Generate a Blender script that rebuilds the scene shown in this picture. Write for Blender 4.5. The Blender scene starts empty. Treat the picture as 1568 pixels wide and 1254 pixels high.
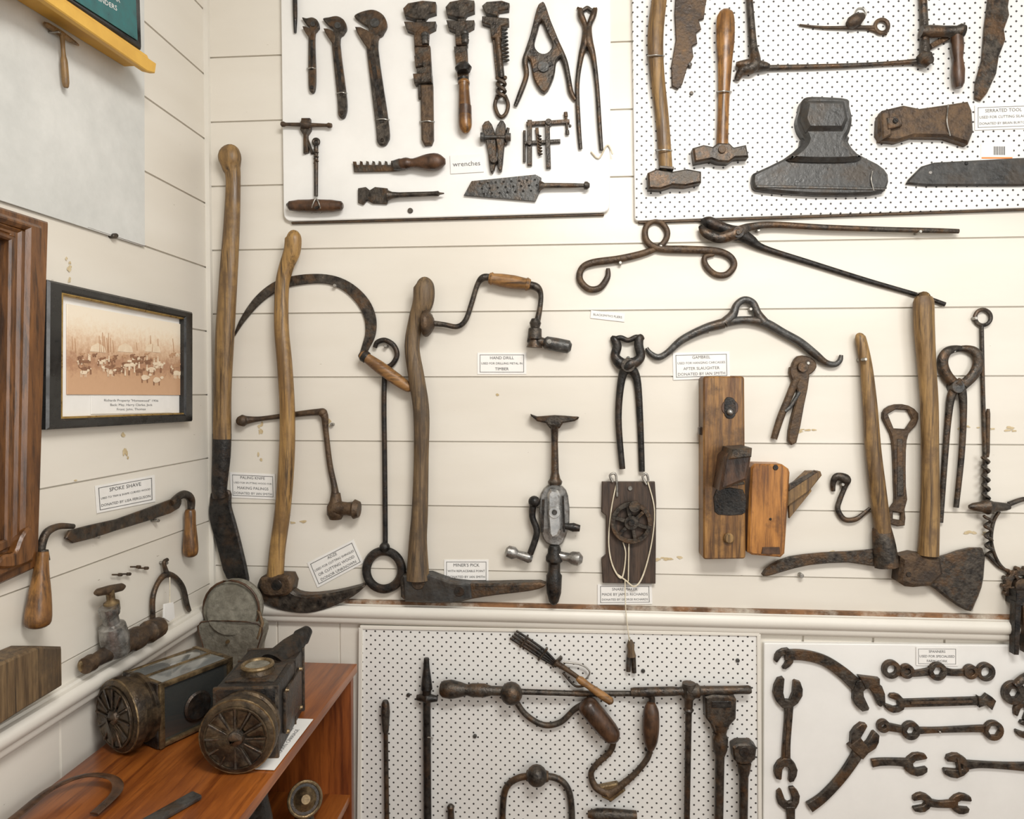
import bpy, bmesh, math, random
from mathutils import Vector, Matrix, Euler
from mathutils.geometry import tessellate_polygon
random.seed(7)
# ------------------------------------------------------------------ survey of the room
F=1045.33; D=1.75; CAM=Vector((0,0,1.5))
YAW=math.atan(80/F); PITCH=math.atan(27/F)
ROT=Euler((math.pi/2-PITCH,0,YAW),'XYZ').to_matrix()
def ray(px,py): return ROT@Vector((px-784,-(py-627),-F))
def PB(px,py,off=0):
    d=ray(px,py); t=(D-off)/d.y
    return CAM+d*t, t
XL=PB(321,600)[0].x
def PL(px,py,off=0):
    d=ray(px,py); t=(XL+off)/d.x
    return CAM+d*t, t
S2=bpy.context.scene
# ------------------------------------------------------------------ materials
MATS={}
def mat(name,c1,c2,scale=30,metal=0.0,rough=0.6,bump=0.15,stretch=(1,1,1),lo=.35,hi=.65,c3=None,spec=.5,detail=6,streak=None,blotch=None,bd=.003):
    m=bpy.data.materials.new(name); m.use_nodes=True
    nt=m.node_tree; n=nt.nodes; l=nt.links; b=n['Principled BSDF']
    tc=n.new('ShaderNodeTexCoord'); mp=n.new('ShaderNodeMapping'); mp.inputs['Scale'].default_value=stretch
    oi=n.new('ShaderNodeObjectInfo'); va=n.new('ShaderNodeVectorMath'); va.operation='ADD'
    l.new(tc.outputs['Object'],va.inputs[0]); l.new(oi.outputs['Location'],va.inputs[1]); OBJ=va.outputs[0]
    l.new(OBJ,mp.inputs['Vector'])
    nz=n.new('ShaderNodeTexNoise'); nz.inputs['Scale'].default_value=scale; nz.inputs['Detail'].default_value=detail; nz.inputs['Roughness'].default_value=.65
    l.new(mp.outputs[0],nz.inputs['Vector'])
    cr=n.new('ShaderNodeValToRGB'); e=cr.color_ramp.elements
    e[0].position=lo; e[0].color=(*c1,1); e[1].position=hi; e[1].color=(*c2,1)
    if c3:
        k=e.new(min(.98,hi+.12)); k.color=(*c3,1)
    l.new(nz.outputs['Fac'],cr.inputs[0]); col=cr.outputs[0]
    def layer(col,vecscale,sc,lo2,hi2,c,amt):
        m2=n.new('ShaderNodeMapping'); m2.inputs['Scale'].default_value=vecscale; m2.inputs['Location'].default_value=(3.1,7.7,1.3); l.new(OBJ,m2.inputs['Vector'])
        z=n.new('ShaderNodeTexNoise'); z.inputs['Scale'].default_value=sc; z.inputs['Detail'].default_value=7; z.inputs['Roughness'].default_value=.7; l.new(m2.outputs[0],z.inputs['Vector'])
        r=n.new('ShaderNodeMapRange'); r.inputs['From Min'].default_value=lo2; r.inputs['From Max'].default_value=hi2; r.inputs['To Max'].default_value=amt; l.new(z.outputs['Fac'],r.inputs['Value'])
        mx=n.new('ShaderNodeMixRGB'); mx.inputs[2].default_value=(*c,1); l.new(r.outputs[0],mx.inputs[0]); l.new(col,mx.inputs[1]); return mx.outputs[0]
    if streak: col=layer(col,streak[0],1.0,.48,.64,streak[1],.9)
    if blotch: col=layer(col,(1,1,1),blotch[0],.48,.62,blotch[1],blotch[2])
    l.new(col,b.inputs['Base Color'])
    b.inputs['Metallic'].default_value=metal
    if rough<.6 and scale>8:
        rr=n.new('ShaderNodeMapRange'); rr.inputs['From Min'].default_value=.3; rr.inputs['From Max'].default_value=.7; rr.inputs['To Min'].default_value=max(.05,rough-.17); rr.inputs['To Max'].default_value=rough+.2
        l.new(nz.outputs['Fac'],rr.inputs['Value']); l.new(rr.outputs[0],b.inputs['Roughness'])
    else: b.inputs['Roughness'].default_value=rough
    b.inputs['Specular IOR Level'].default_value=spec
    if bump:
        nb=n.new('ShaderNodeTexNoise'); nb.inputs['Scale'].default_value=scale*3; nb.inputs['Detail'].default_value=5
        l.new(mp.outputs[0],nb.inputs['Vector'])
        bp=n.new('ShaderNodeBump'); bp.inputs['Strength'].default_value=bump; bp.inputs['Distance'].default_value=bd
        l.new(nb.outputs['Fac'],bp.inputs['Height']); l.new(bp.outputs[0],b.inputs['Normal'])
    MATS[name]=m; return m
mat('iron',(.022,.019,.017),(.095,.080,.064),55,.6,.42,.5,c3=(.22,.17,.12),blotch=(20,(.125,.070,.034),.8))
mat('black',(.010,.010,.010),(.040,.036,.032),60,.5,.40,.4,c3=(.10,.088,.075),blotch=(22,(.065,.040,.024),.7))
mat('rust',(.045,.028,.017),(.135,.085,.047),50,.4,.52,.6,c3=(.25,.15,.08),blotch=(18,(.040,.031,.025),.8))
mat('steel',(.18,.175,.165),(.42,.41,.39),50,.75,.30,.25,blotch=(25,(.11,.075,.05),.6))
mat('bright',(.50,.50,.49),(.74,.74,.72),40,.8,.24,.12,blotch=(40,(.18,.16,.14),.5))
mat('grey',(.040,.040,.039),(.10,.098,.092),45,.5,.40,.5,c3=(.26,.25,.235),blotch=(24,(.085,.055,.032),.75))
mat('axegrey',(.034,.034,.033),(.066,.065,.062),35,.35,.40,.5,c3=(.19,.185,.175),blotch=(14,(.055,.042,.030),.7))
mat('brass',(.040,.028,.018),(.13,.090,.050),50,.65,.40,.35,c3=(.26,.19,.11),blotch=(18,(.028,.022,.017),.85))
mat('brassring',(.12,.08,.04),(.32,.23,.12),50,.7,.35,.3,blotch=(20,(.05,.037,.024),.6))
DK=(.040,.022,.011)
mat('wood',(.115,.062,.022),(.37,.225,.082),9,0,.48,.4,(6,6,.8),.3,.72,streak=((120,120,4),DK),blotch=(8,(.10,.058,.028),.8))
mat('woodh',(.13,.06,.02),(.37,.19,.06),9,0,.42,.3,(.8,6,6),.3,.72,streak=((5,90,90),DK),blotch=(14,(.09,.045,.02),.7))
mat('oldwood',(.07,.043,.022),(.215,.140,.068),9,0,.6,.6,(7,7,.8),.3,.7,streak=((120,120,4),(.03,.02,.013)),blotch=(9,(.060,.042,.026),.8))
mat('oak',(.17,.088,.028),(.44,.265,.088),7,0,.42,.35,(7,7,.7),.3,.7,streak=((120,120,4),DK),blotch=(7,(.14,.078,.030),.8))
mat('handle',(.11,.045,.014),(.37,.18,.048),8,0,.33,.25,(5,5,.9),.3,.68,streak=((110,110,6),DK),blotch=(16,(.065,.028,.011),.8))
mat('orange',(.17,.06,.012),(.50,.22,.05),8,0,.4,.2,(5,5,.9),.3,.68,streak=((120,120,5),(.08,.03,.01)),blotch=(14,(.11,.045,.013),.8))
mat('darkwood',(.025,.013,.008),(.11,.052,.024),14,0,.35,.25,(3,3,1),blotch=(20,(.02,.012,.008),.7))
mat('board',(.035,.023,.016),(.085,.052,.034),14,0,.55,.4,(5,5,.8),streak=((120,120,6),(.02,.013,.01)))
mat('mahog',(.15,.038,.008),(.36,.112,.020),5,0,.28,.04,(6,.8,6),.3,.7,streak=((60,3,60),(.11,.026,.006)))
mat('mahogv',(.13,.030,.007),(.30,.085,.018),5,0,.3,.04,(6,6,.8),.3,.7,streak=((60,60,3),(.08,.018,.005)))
mat('framewood',(.060,.022,.007),(.215,.090,.026),7,0,.3,.3,(5,5,1),.3,.7,streak=((90,90,10),(.030,.012,.005)))
mat('yellow',(.60,.33,.05),(.70,.42,.08),15,0,.5,.1)
mat('gold',(.30,.18,.05),(.50,.34,.11),60,.6,.35,.1)
mat('blackpaint',(.012,.012,.012),(.022,.022,.021),20,0,.25,.03)
mat('card',(.75,.735,.70),(.82,.805,.775),10,0,.7,0)
mat('ink',(.08,.08,.08),(.14,.14,.14),10,0,.8,0)
mat('paper',(.54,.545,.52),(.655,.655,.625),6,0,.85,.6)
mat('white',(.75,.74,.71),(.81,.80,.77),5,0,.45,.04)
mat('string',(.55,.48,.35),(.72,.66,.52),60,0,.9,.2)
mat('canvas',(.12,.11,.085),(.23,.215,.17),60,0,.9,.6,blotch=(14,(.10,.088,.065),.7))
mat('teal',(.012,.085,.09),(.03,.16,.16),30,0,.4,0)
mat('orangeink',(.8,.2,.03),(.8,.25,.04),20,0,.5,0)
mat('wire',(.22,.21,.19),(.45,.43,.39),60,.8,.35,0)
mat('chip',(.45,.34,.18),(.62,.52,.34),60,0,.7,.3)
mat('sep1',(.70,.55,.39),(.80,.67,.50),60,0,.5,0)
mat('sep2',(.20,.095,.05),(.30,.15,.08),60,0,.5,0)
mat('sep3',(.42,.24,.13),(.52,.31,.18),60,0,.5,0)
mat('floor',(.16,.09,.045),(.26,.15,.08),4,0,.5,.1,(1,8,1))
mat('ceil',(.74,.73,.70),(.78,.77,.74),3,0,.8,0)
mat('cream',(.665,.630,.56),(.725,.695,.63),2.2,0,.42,.03)
mat('edge',(.10,.048,.020),(.25,.12,.05),26,0,.6,.3,(.5,1,1),.4,.6,blotch=(7,(.60,.55,.46),.75))
mat('wood_plane_a',(.11,.045,.014),(.38,.20,.06),8,0,.4,.25,(6,6,.7),.32,.66,streak=((120,120,5),(.06,.028,.012)),blotch=(12,(.07,.035,.014),.85))
def wallmat():
    m=bpy.data.materials.new('wallpaint'); m.use_nodes=True
    nt=m.node_tree; n=nt.nodes; l=nt.links; b=n['Principled BSDF']
    tc=n.new('ShaderNodeTexCoord')
    def noise(s,v=None,d=5):
        k=n.new('ShaderNodeTexNoise'); k.inputs['Scale'].default_value=s; k.inputs['Detail'].default_value=d
        l.new(v or tc.outputs['Object'],k.inputs['Vector']); return k
    mp=n.new('ShaderNodeMapping'); mp.inputs['Scale'].default_value=(.6,.6,2.5); l.new(tc.outputs['Object'],mp.inputs['Vector'])
    a=noise(2.2,mp.outputs[0]); r=n.new('ShaderNodeValToRGB'); e=r.color_ramp.elements
    e[0].position=.3; e[0].color=(.650,.605,.525,1); e[1].position=.7; e[1].color=(.735,.698,.625,1)
    l.new(a.outputs['Fac'],r.inputs[0])
    c=noise(60,mp.outputs[0],3)
    r2=n.new('ShaderNodeMapRange'); r2.inputs['From Min'].default_value=.745; r2.inputs['From Max'].default_value=.77; r2.inputs['To Max'].default_value=.75
    l.new(c.outputs['Fac'],r2.inputs['Value'])
    mx=n.new('ShaderNodeMixRGB'); mx.inputs[2].default_value=(.20,.14,.08,1)
    l.new(r2.outputs[0],mx.inputs[0]); l.new(r.outputs[0],mx.inputs[1]); l.new(mx.outputs[0],b.inputs['Base Color'])
    b.inputs['Roughness'].default_value=.40
    d=noise(9); bp=n.new('ShaderNodeBump'); bp.inputs['Strength'].default_value=.15; bp.inputs['Distance'].default_value=.008
    l.new(d.outputs['Fac'],bp.inputs['Height']); l.new(bp.outputs[0],b.inputs['Normal'])
    MATS['wall']=m
wallmat()
def pegmat():
    m=bpy.data.materials.new('pegboard'); m.use_nodes=True
    nt=m.node_tree; n=nt.nodes; l=nt.links; b=n['Principled BSDF']
    tc=n.new('ShaderNodeTexCoord'); sp=n.new('ShaderNodeSeparateXYZ'); l.new(tc.outputs['Object'],sp.inputs[0])
    s=.0166
    def mth(op,a,bv=None):
        k=n.new('ShaderNodeMath'); k.operation=op
        for i,v in enumerate((a,bv)):
            if v is None: continue
            if isinstance(v,(int,float)): k.inputs[i].default_value=v
            else: l.new(v,k.inputs[i])
        return k.outputs[0]
    u=mth('MULTIPLY',mth('ADD',sp.outputs[0],sp.outputs[2]),.7071/s)
    v=mth('MULTIPLY',mth('SUBTRACT',sp.outputs[0],sp.outputs[2]),.7071/s)
    fu=mth('SUBTRACT',mth('FRACT',mth('ADD',u,200)),.5); fv=mth('SUBTRACT',mth('FRACT',mth('ADD',v,200)),.5)
    d=mth('SQRT',mth('ADD',mth('MULTIPLY',fu,fu),mth('MULTIPLY',fv,fv)))
    h=mth('LESS_THAN',d,.15)
    mx=n.new('ShaderNodeMixRGB'); mx.inputs[1].default_value=(.74,.73,.70,1); mx.inputs[2].default_value=(.045,.04,.038,1)
    l.new(h,mx.inputs[0]); l.new(mx.outputs[0],b.inputs['Base Color']); b.inputs['Roughness'].default_value=.5
    MATS['peg']=m
pegmat()
def photomat():
    m=bpy.data.materials.new('sepia_photo'); m.use_nodes=True
    nt=m.node_tree; n=nt.nodes; l=nt.links; b=n['Principled BSDF']
    tc=n.new('ShaderNodeTexCoord'); sp=n.new('ShaderNodeSeparateXYZ'); l.new(tc.outputs['Generated'],sp.inputs[0])
    nz=n.new('ShaderNodeTexNoise'); nz.inputs['Scale'].default_value=90; nz.inputs['Detail'].default_value=8; nz.inputs['Roughness'].default_value=.75; l.new(tc.outputs['Object'],nz.inputs['Vector'])
    ad=n.new('ShaderNodeMath'); ad.operation='MULTIPLY_ADD'; ad.inputs[1].default_value=.55; l.new(nz.outputs['Fac'],ad.inputs[0])
    s2=n.new('ShaderNodeMath'); s2.operation='SUBTRACT'; s2.inputs[1].default_value=.16; l.new(sp.outputs[2],s2.inputs[0]); l.new(s2.outputs[0],ad.inputs[2])
    r=n.new('ShaderNodeValToRGB'); e=r.color_ramp.elements
    e[0].position=.08; e[0].color=(.60,.37,.22,1); e[1].position=1; e[1].color=(.84,.75,.61,1)
    for p,c in ((.36,(.56,.34,.20)),(.50,(.40,.21,.12)),(.62,(.58,.38,.24)),(.74,(.70,.51,.35)),(.86,(.80,.67,.51))):
        k=e.new(p); k.color=(*c,1)
    l.new(ad.outputs[0],r.inputs[0]); l.new(r.outputs[0],b.inputs['Base Color']); b.inputs['Roughness'].default_value=.35
    MATS['photo']=m
photomat()
def glassmat(name,col,rough=.05):
    m=bpy.data.materials.new(name); m.use_nodes=True; b=m.node_tree.nodes['Principled BSDF']
    b.inputs['Base Color'].default_value=(*col,1); b.inputs['Roughness'].default_value=rough
    b.inputs['Coat Weight'].default_value=.8; b.inputs['Specular IOR Level'].default_value=.8
    MATS[name]=m
glassmat('lampglass',(.035,.037,.035),.06)
glassmat('topglass',(.17,.18,.175),.12)
glassmat('mirror',(.16,.13,.10),.1)
# ------------------------------------------------------------------ mesh builder
def catmull(p,n,closed=False):
    if n<=0 or len(p)<3: return [tuple(q) for q in p]
    N=len(p); out=[]
    rng=range(N) if closed else range(N-1)
    for i in rng:
        p1=p[i]; p2=p[(i+1)%N]
        p0=p[(i-1)%N] if (closed or i>0) else p[0]
        p3=p[(i+2)%N] if (closed or i+2<N) else p[-1]
        for k in range(n):
            t=k/n
            out.append(tuple(.5*((2*b)+(-a+c)*t+(2*a-5*b+4*c-d)*t*t+(-a+3*b-3*c+d)*t**3) for a,b,c,d in zip(p0,p1,p2,p3)))
    if not closed: out.append(tuple(p[-1]))
    return out
def area(l): return sum(l[i][0]*l[(i+1)%len(l)][1]-l[(i+1)%len(l)][0]*l[i][1] for i in range(len(l)))/2
def inset(l,b):
    N=len(l); out=[]
    for i in range(N):
        a=Vector(l[i-1]);c=Vector(l[i]);e=Vector(l[(i+1)%N])
        d1=(c-a); d2=(e-c)
        if d1.length<1e-9 or d2.length<1e-9: out.append(tuple(c)); continue
        d1.normalize(); d2.normalize()
        n1=Vector((-d1.y,d1.x)); n2=Vector((-d2.y,d2.x)); m=n1+n2
        if m.length<.3: out.append(tuple(c+n1*b)); continue
        m.normalize(); k=b/max(.5,m.dot(n1)); out.append(tuple(c+m*k))
    return out
class T:
    def __init__(s,name,side='B',base=0.0):
        s.name=name; s.side=side; s.base=base; s.v=[]; s.f=[]; s.m=[]; s.mats=[]
        s.n=Vector((0,-1,0)) if side=='B' else Vector((1,0,0))
    def P(s,px,py,off=0):
        return (PB if s.side=='B' else PL)(px,py,s.base+off)
    def mi(s,m):
        if m not in s.mats: s.mats.append(m)
        return s.mats.index(m)
    def add(s,vs,fs,m):
        o=len(s.v); s.v+= [Vector(v) for v in vs]; k=s.mi(m)
        for f in fs: s.f.append([o+i for i in f]); s.m.append(k)
    def plate(s,out,t=.006,m='iron',o=0,bev=.0012,sm=0,holes=(),hsm=0):
        t=t+random.uniform(0,.0004)
        loops=[catmull(out,sm,True)]+[catmull(h,hsm,True) for h in holes]
        L=[]
        for i,lp in enumerate(loops):
            q=[s.P(x,y,o+t)[0] for x,y in lp]
            q=[(p.x,p.z) if s.side=='B' else (p.y,p.z) for p in q]
            if (area(q)>0)!=(i==0): q.reverse()
            L.append(q)
        def to3(p,off):
            return Vector((p[0],D-s.base-off,p[1])) if s.side=='B' else Vector((XL+s.base+off,p[0],p[1]))
        bev=min(bev,t*.8)
        I=[inset(q,bev) for q in L]
        vs=[];fs=[];top=[]
        for q,iq in zip(L,I):
            n=len(q); b0=len(vs)
            vs+=[to3(p,o) for p in q]+[to3(p,o+t-bev) for p in q]+[to3(p,o+t) for p in iq]
            for r in (0,1):
                for i in range(n):
                    j=(i+1)%n; fs.append([b0+r*n+i,b0+r*n+j,b0+(r+1)*n+j,b0+(r+1)*n+i])
            top+=[b0+2*n+i for i in range(n)]
        tri=tessellate_polygon([[Vector((p[0],p[1],0)) for p in iq] for iq in I])
        for a in tri: fs.append([top[i] for i in a])
        bot=[]; c=0
        for q in L: bot+=[c+i for i in range(len(q))]; c+=3*len(q)
        for a in tri: fs.append([bot[i] for i in reversed(a)])
        s.add(vs,fs,m)
    def tube3(s,pts,rads,m='iron',flat=1,n=None,seg=10,closed=False,cap=True):
        n=n or s.n; N=len(pts); vs=[];fs=[]
        for i,p in enumerate(pts):
            a=pts[i-1] if (i>0 or closed) else pts[0]; b=pts[(i+1)%N] if (i<N-1 or closed) else pts[-1]
            t=(b-a)
            if t.length<1e-9: t=Vector((0,0,1))
            t.normalize(); sd=t.cross(n)
            if sd.length<.05: sd=t.cross(Vector((.3,.5,.8)))
            sd.normalize(); up=sd.cross(t)
            for k in range(seg):
                A=2*math.pi*k/seg; vs.append(p+sd*rads[i]*math.cos(A)+up*rads[i]*flat*math.sin(A))
        R=N if closed else N-1
        for i in range(R):
            j=(i+1)%N
            for k in range(seg):
                l=(k+1)%seg; fs.append([i*seg+k,i*seg+l,j*seg+l,j*seg+k])
        if cap and not closed: fs.append(list(range(seg))[::-1]); fs.append([(N-1)*seg+k for k in range(seg)])
        s.add(vs,fs,m)
    def tube(s,pts,r=4,m='iron',o=.002,sm=6,flat=1,seg=10,closed=False,cap=True):
        q=[(p[0],p[1],p[2] if len(p)>2 else r,p[3] if len(p)>3 else o) for p in pts]
        q=catmull(q,sm,closed); P3=[];R=[]
        for x,y,rr,oo in q:
            t=s.P(x,y,oo)[1]; rm=abs(rr)*t
            P3.append(s.P(x,y,oo+rm*flat)[0]); R.append(rm)
        s.tube3(P3,R,m,flat,None,seg,closed,cap)
    def lathe(s,x0,y0,x1,y1,prof,m='wood',o=.002,flat=1,seg=14,sm=0,c=None):
        mx=max(r for _,r in prof)
        P3=[];R=[]; pr=catmull(prof,sm)
        t0=s.P(x0,y0)[1]
        for t,r in pr:
            x=x0+(x1-x0)*t; y=y0+(y1-y0)*t
            P3.append(s.P(x,y,o+mx*t0*flat)[0]); R.append(max(r,.05)*s.P(x,y,o)[1])
        s.tube3(P3,R,m,flat,None,seg)
    def ball(s,x,y,r,m='iron',o=0,flat=1):
        s.lathe(x-r,y,x+r,y,[(0,.1*r)]+[((1-math.cos(a))/2,r*math.sin(a)) for a in [math.pi*k/8 for k in range(1,8)]]+[(1,.1*r)],m,o,flat)
    def disc(s,x,y,r,t=.006,m='iron',o=0,hole=0,n=24,hexa=False,bev=.001):
        c=lambda rr,k:[(x+rr*math.cos(2*math.pi*i/k),y+rr*math.sin(2*math.pi*i/k)) for i in range(k)]
        s.plate(c(r,n),t,m,o,bev,0,[c(hole,6 if hexa else 20)] if hole else ())
    def bar(s,x0,y0,w0,x1,y1,w1,t=.006,m='iron',o=0,bev=.001):
        dx,dy=x1-x0,y1-y0; L=math.hypot(dx,dy); nx,ny=-dy/L,dx/L
        s.plate([(x0+nx*w0,y0+ny*w0),(x1+nx*w1,y1+ny*w1),(x1-nx*w1,y1-ny*w1),(x0-nx*w0,y0-ny*w0)],t,m,o,bev)
    def jaw(s,x,y,ang,r,t=.008,m='iron',o=0,slot=.85,deep=.15):
        t+=.0013; A=math.radians(ang); ca,sa=math.cos(A),math.sin(A); w=slot*.42
        L=[(-1.0,-.30),(-.62,-.72),(-.1,-.98),(.42,-.94),(.90,-.74),(1.02,-w-.10),(.92,-w),(.0,-w),(-deep-.12,-w*.5),(-deep-.12,w*.5),(.0,w),(.78,w),(.88,w+.10),(.80,.76),(.35,.96),(-.1,.98),(-.62,.72),(-1.0,.30)]
        s.plate([(x+r*(a*ca-b*sa),y+r*(a*sa+b*ca)) for a,b in L],t,m,o,.0015)
    def ring(s,x,y,r,w=4,m='iron',o=.002,ry=None,n=20,flat=1):
        ry=ry or r
        s.tube([(x+r*math.cos(2*math.pi*i/n),y+ry*math.sin(2*math.pi*i/n)) for i in range(n)],w,m,o,2,flat,8,True)
    def wrap(s,x,y,w,h,m='wire'):
        s.tube([(x-w-1,y,1,.0),(x-w*.8,y,1,h*.75),(x,y-1,1,h),(x+w*.8,y,1,h*.75),(x+w+1,y,1,.0)],1,m,.0,4,1,6)
    def helix(s,x0,y0,x1,y1,r,turns,w,m='iron',o=.004):
        L=math.hypot(x1-x0,y1-y0); nx,ny=-(y1-y0)/L,(x1-x0)/L; pts=[]
        N=int(turns*10)
        for i in range(N+1):
            a=2*math.pi*turns*i/N; k=r*math.cos(a)
            pts.append((x0+(x1-x0)*i/N+nx*k,y0+(y1-y0)*i/N+ny*k,w,o+(abs(r)+r*math.sin(a))/600))
        s.tube(pts,w,m,o,0,1,6)
    def nail(s,x,y,r=3,o=.0): 
        s.disc(x,y,r*.9,.016+o,'wire',0,n=10)
    def box3(s,c,size,m,rot=0,tilt=(0,0),bev=0):
        R=Euler((tilt[0],tilt[1],rot)).to_matrix(); c=Vector(c); bm=bmesh.new()
        bmesh.ops.create_cube(bm,size=1)
        for v in bm.verts: v.co=Vector((v.co.x*size[0],v.co.y*size[1],v.co.z*size[2]))
        if bev: bmesh.ops.bevel(bm,geom=bm.edges[:],offset=bev,segments=2,affect='EDGES',profile=.6)
        bm.verts.index_update()
        s.add([c+R@v.co for v in bm.verts],[[v.index for v in f.verts] for f in bm.faces],m); bm.free()
    def done(s,parent=None):
        mn=Vector([min(v[i] for v in s.v) for i in range(3)]); mx=Vector([max(v[i] for v in s.v) for i in range(3)]); c=(mn+mx)/2
        me=bpy.data.meshes.new(s.name); me.from_pydata([v-c for v in s.v],[],s.f)
        for m in s.mats: me.materials.append(MATS[m])
        for i,p in enumerate(me.polygons): p.material_index=s.m[i]; p.use_smooth=True
        bm=bmesh.new(); bm.from_mesh(me); bmesh.ops.recalc_face_normals(bm,faces=bm.faces); bm.to_mesh(me); bm.free()
        try: me.set_sharp_from_angle(angle=math.radians(38))
        except Exception: pass
        ob=bpy.data.objects.new(s.name,me); ob.location=c; S2.collection.objects.link(ob); return ob
def Rr(x0,y0,x1,y1): return [(x0,y0),(x1,y0),(x1,y1),(x0,y1)]
FONTC={}
def textmesh(body):
    if body in FONTC: return FONTC[body]
    cu=bpy.data.curves.new('t','FONT'); cu.body=body; cu.align_x='CENTER'; cu.align_y='CENTER'; cu.size=1; cu.resolution_u=2
    ob=bpy.data.objects.new('t',cu); S2.collection.objects.link(ob)
    dg=bpy.context.evaluated_depsgraph_get(); me=bpy.data.meshes.new_from_object(ob.evaluated_get(dg))
    r=([tuple(v.co) for v in me.vertices],[list(p.vertices) for p in me.polygons]); bpy.data.objects.remove(ob)
    bpy.data.meshes.remove(me); FONTC[body]=r; return r
def label(name,q,lines,side='B',base=0.0,border=True,m='card',ink='ink'):
    t=T(name,side,base); t.plate(q,.0011,m,.001,.0002)
    def at(u,v,o):
        a=[q[0][i]+(q[1][i]-q[0][i])*u for i in (0,1)]; b=[q[3][i]+(q[2][i]-q[3][i])*u for i in (0,1)]
        return t.P(a[0]+(b[0]-a[0])*v,a[1]+(b[1]-a[1])*v,o)[0]
    if border:
        for a,b,c,d in ((.05,.09,.95,.11),(.05,.89,.95,.91),(.05,.09,.06,.91),(.94,.09,.95,.91)):
            t.add([at(a,b,.0028),at(c,b,.0028),at(c,d,.0028),at(a,d,.0028)],[[0,1,2,3]],ink)
    H=1/(len(lines)+.9); wpx=math.dist(q[0],q[1]); hpx=math.dist(q[0],q[3])
    for i,ln in enumerate(lines):
        if not ln: continue
        vs,fs=textmesh(ln); w=max(v[0] for v in vs)-min(v[0] for v in vs)
        size=min(H*hpx*.75, .84*wpx/w)
        vc=H*(.95+i)
        t.add([at(.5+v[0]*size/wpx,vc-(v[1])*size/hpx,.0029) for v in vs],fs,ink)
    return t.done()
# ------------------------------------------------------------------ room shell
z88=PB(321,88)[0].z; z865=PB(321,865)[0].z; SP=(z88-z865)/8
ZR1=PB(700,928)[0].z; ZR0=PB(700,958)[0].z
TOP=2.75; XR=2.3; YF=-1.6
def grooved(name,side,a0,a1,zph,vph):
    t=T(name,side)
    def V(a,z,d): return Vector((a,D-d,z)) if side=='B' else Vector((XL+d,a,z))
    prof=[(ZR0,0)]; z=zph
    while z>ZR0+SP: z-=SP
    while z<ZR0+.01: z+=SP
    while z<TOP-.02:
        prof+=[(z-.0030,0),(z-.0015,-.005),(z+.0003,-.005),(z+.0010,.001),(z+.010,.0004)]; z+=SP
    prof.append((TOP,0))
    vs=[];fs=[]
    for zz,d in prof: vs+=[V(a0,zz,d),V(a1,zz,d)]
    for i in range(len(prof)-1): fs.append([2*i,2*i+1,2*i+3,2*i+2])
    t.add(vs,fs,'wall')
    prof=[(a0,0)]; a=vph
    while a>a0+.17: a-=.17
    while a<a1-.02:
        if a>a0+.01: prof+=[(a-.003,0),(a-.001,-.005),(a+.001,-.005),(a+.003,0)]
        a+=.17
    prof.append((a1,0)); vs=[];fs=[]
    for aa,d in prof: vs+=[V(aa,0,d),V(aa,ZR0,d)]
    for i in range(len(prof)-1): fs.append([2*i,2*i+1,2*i+3,2*i+2])
    t.add(vs,fs,'wall')
    if side=='B': t.box3(((a0+a1)/2,D+.06,TOP/2),(a1-a0+.2,.1,TOP),'wall')
    else: t.box3((XL-.06,(a0+a1)/2,TOP/2),(.1,a1-a0,TOP),'wall')
    return t.done()
grooved('wall_back','B',XL,XR,z88,PB(520,980)[0].x)
grooved('wall_left','L',YF,D,PL(319,313)[0].z,PL(93,1180)[0].y)
t=T('floor'); t.box3(((XL+XR)/2,(D+YF)/2,-.02),(XR-XL+.2,D-YF+.2,.04),'floor'); t.done()
t=T('ceiling'); t.box3(((XL+XR)/2,(D+YF)/2,TOP+.02),(XR-XL+.2,D-YF+.2,.04),'ceil'); t.done()
def rail(name,side,a0,a1):
    t=T(name,side)
    pr=[(0,ZR1+.006),(.010,ZR1+.006),(.012,ZR1+.001),(.022,ZR1),(.028,ZR1-.006),(.030,ZR1-.016),(.027,ZR1-.026),(.020,ZR1-.032),(.020,ZR0+.010),(.016,ZR0+.004),(.008,ZR0),(0,ZR0)]
    vs=[];fs=[]
    for d,z in pr:
        for a in (a0,a1): vs.append(Vector((a,D-d,z)) if side=='B' else Vector((XL+d,a,z)))
    for i in range(len(pr)-1): fs.append([2*i,2*i+1,2*i+3,2*i+2])
    t.add(vs,fs,'cream')
    z=ZR1+.008
    if side=='B': t.box3(((a0+a1)/2,D-.006,z),((a1-a0),.013,.009),'edge')
    return t.done()
rail('trim_rail_back','B',XL,XR); rail('trim_rail_left','L',YF,D)
t=T('trim_corner'); t.box3((XL+.006,D-.006,(ZR1+TOP)/2),(.012,.012,TOP-ZR1),'cream'); t.done()
def chips(name,side,L):
    t=T(name,side)
    for x,y,w,h in L:
        for k in range(max(1,int(max(w,h)/7))):
            cx=x+random.uniform(-.5,.5)*w; cy=y+random.uniform(-.5,.5)*h; rr=random.uniform(1.5,3.2)
            t.plate([(cx+rr*random.uniform(.6,1.8)*(1.5 if w>h else .7)*math.cos(a),cy+rr*random.uniform(.5,1.4)*(1.5 if h>w else .7)*math.sin(a)) for a in [i*math.pi/4 for i in range(8)]],.0003,'chip',.0011,.0001,2)
    return t.done()
chips('paint_chips','B',[(398,668,6,40),(505,655,8,26),(398,700,6,20),(1238,658,40,8),(1495,655,60,6),(1540,657,40,6),(1030,856,50,5),(1500,816,50,6),(455,798,20,5),(1290,845,30,4),(940,860,30,4),(760,604,4,4),(1210,740,20,4)])
chips('paint_chips','L',[(105,415,8,40),(193,680,8,46),(120,735,12,6)])
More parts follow.
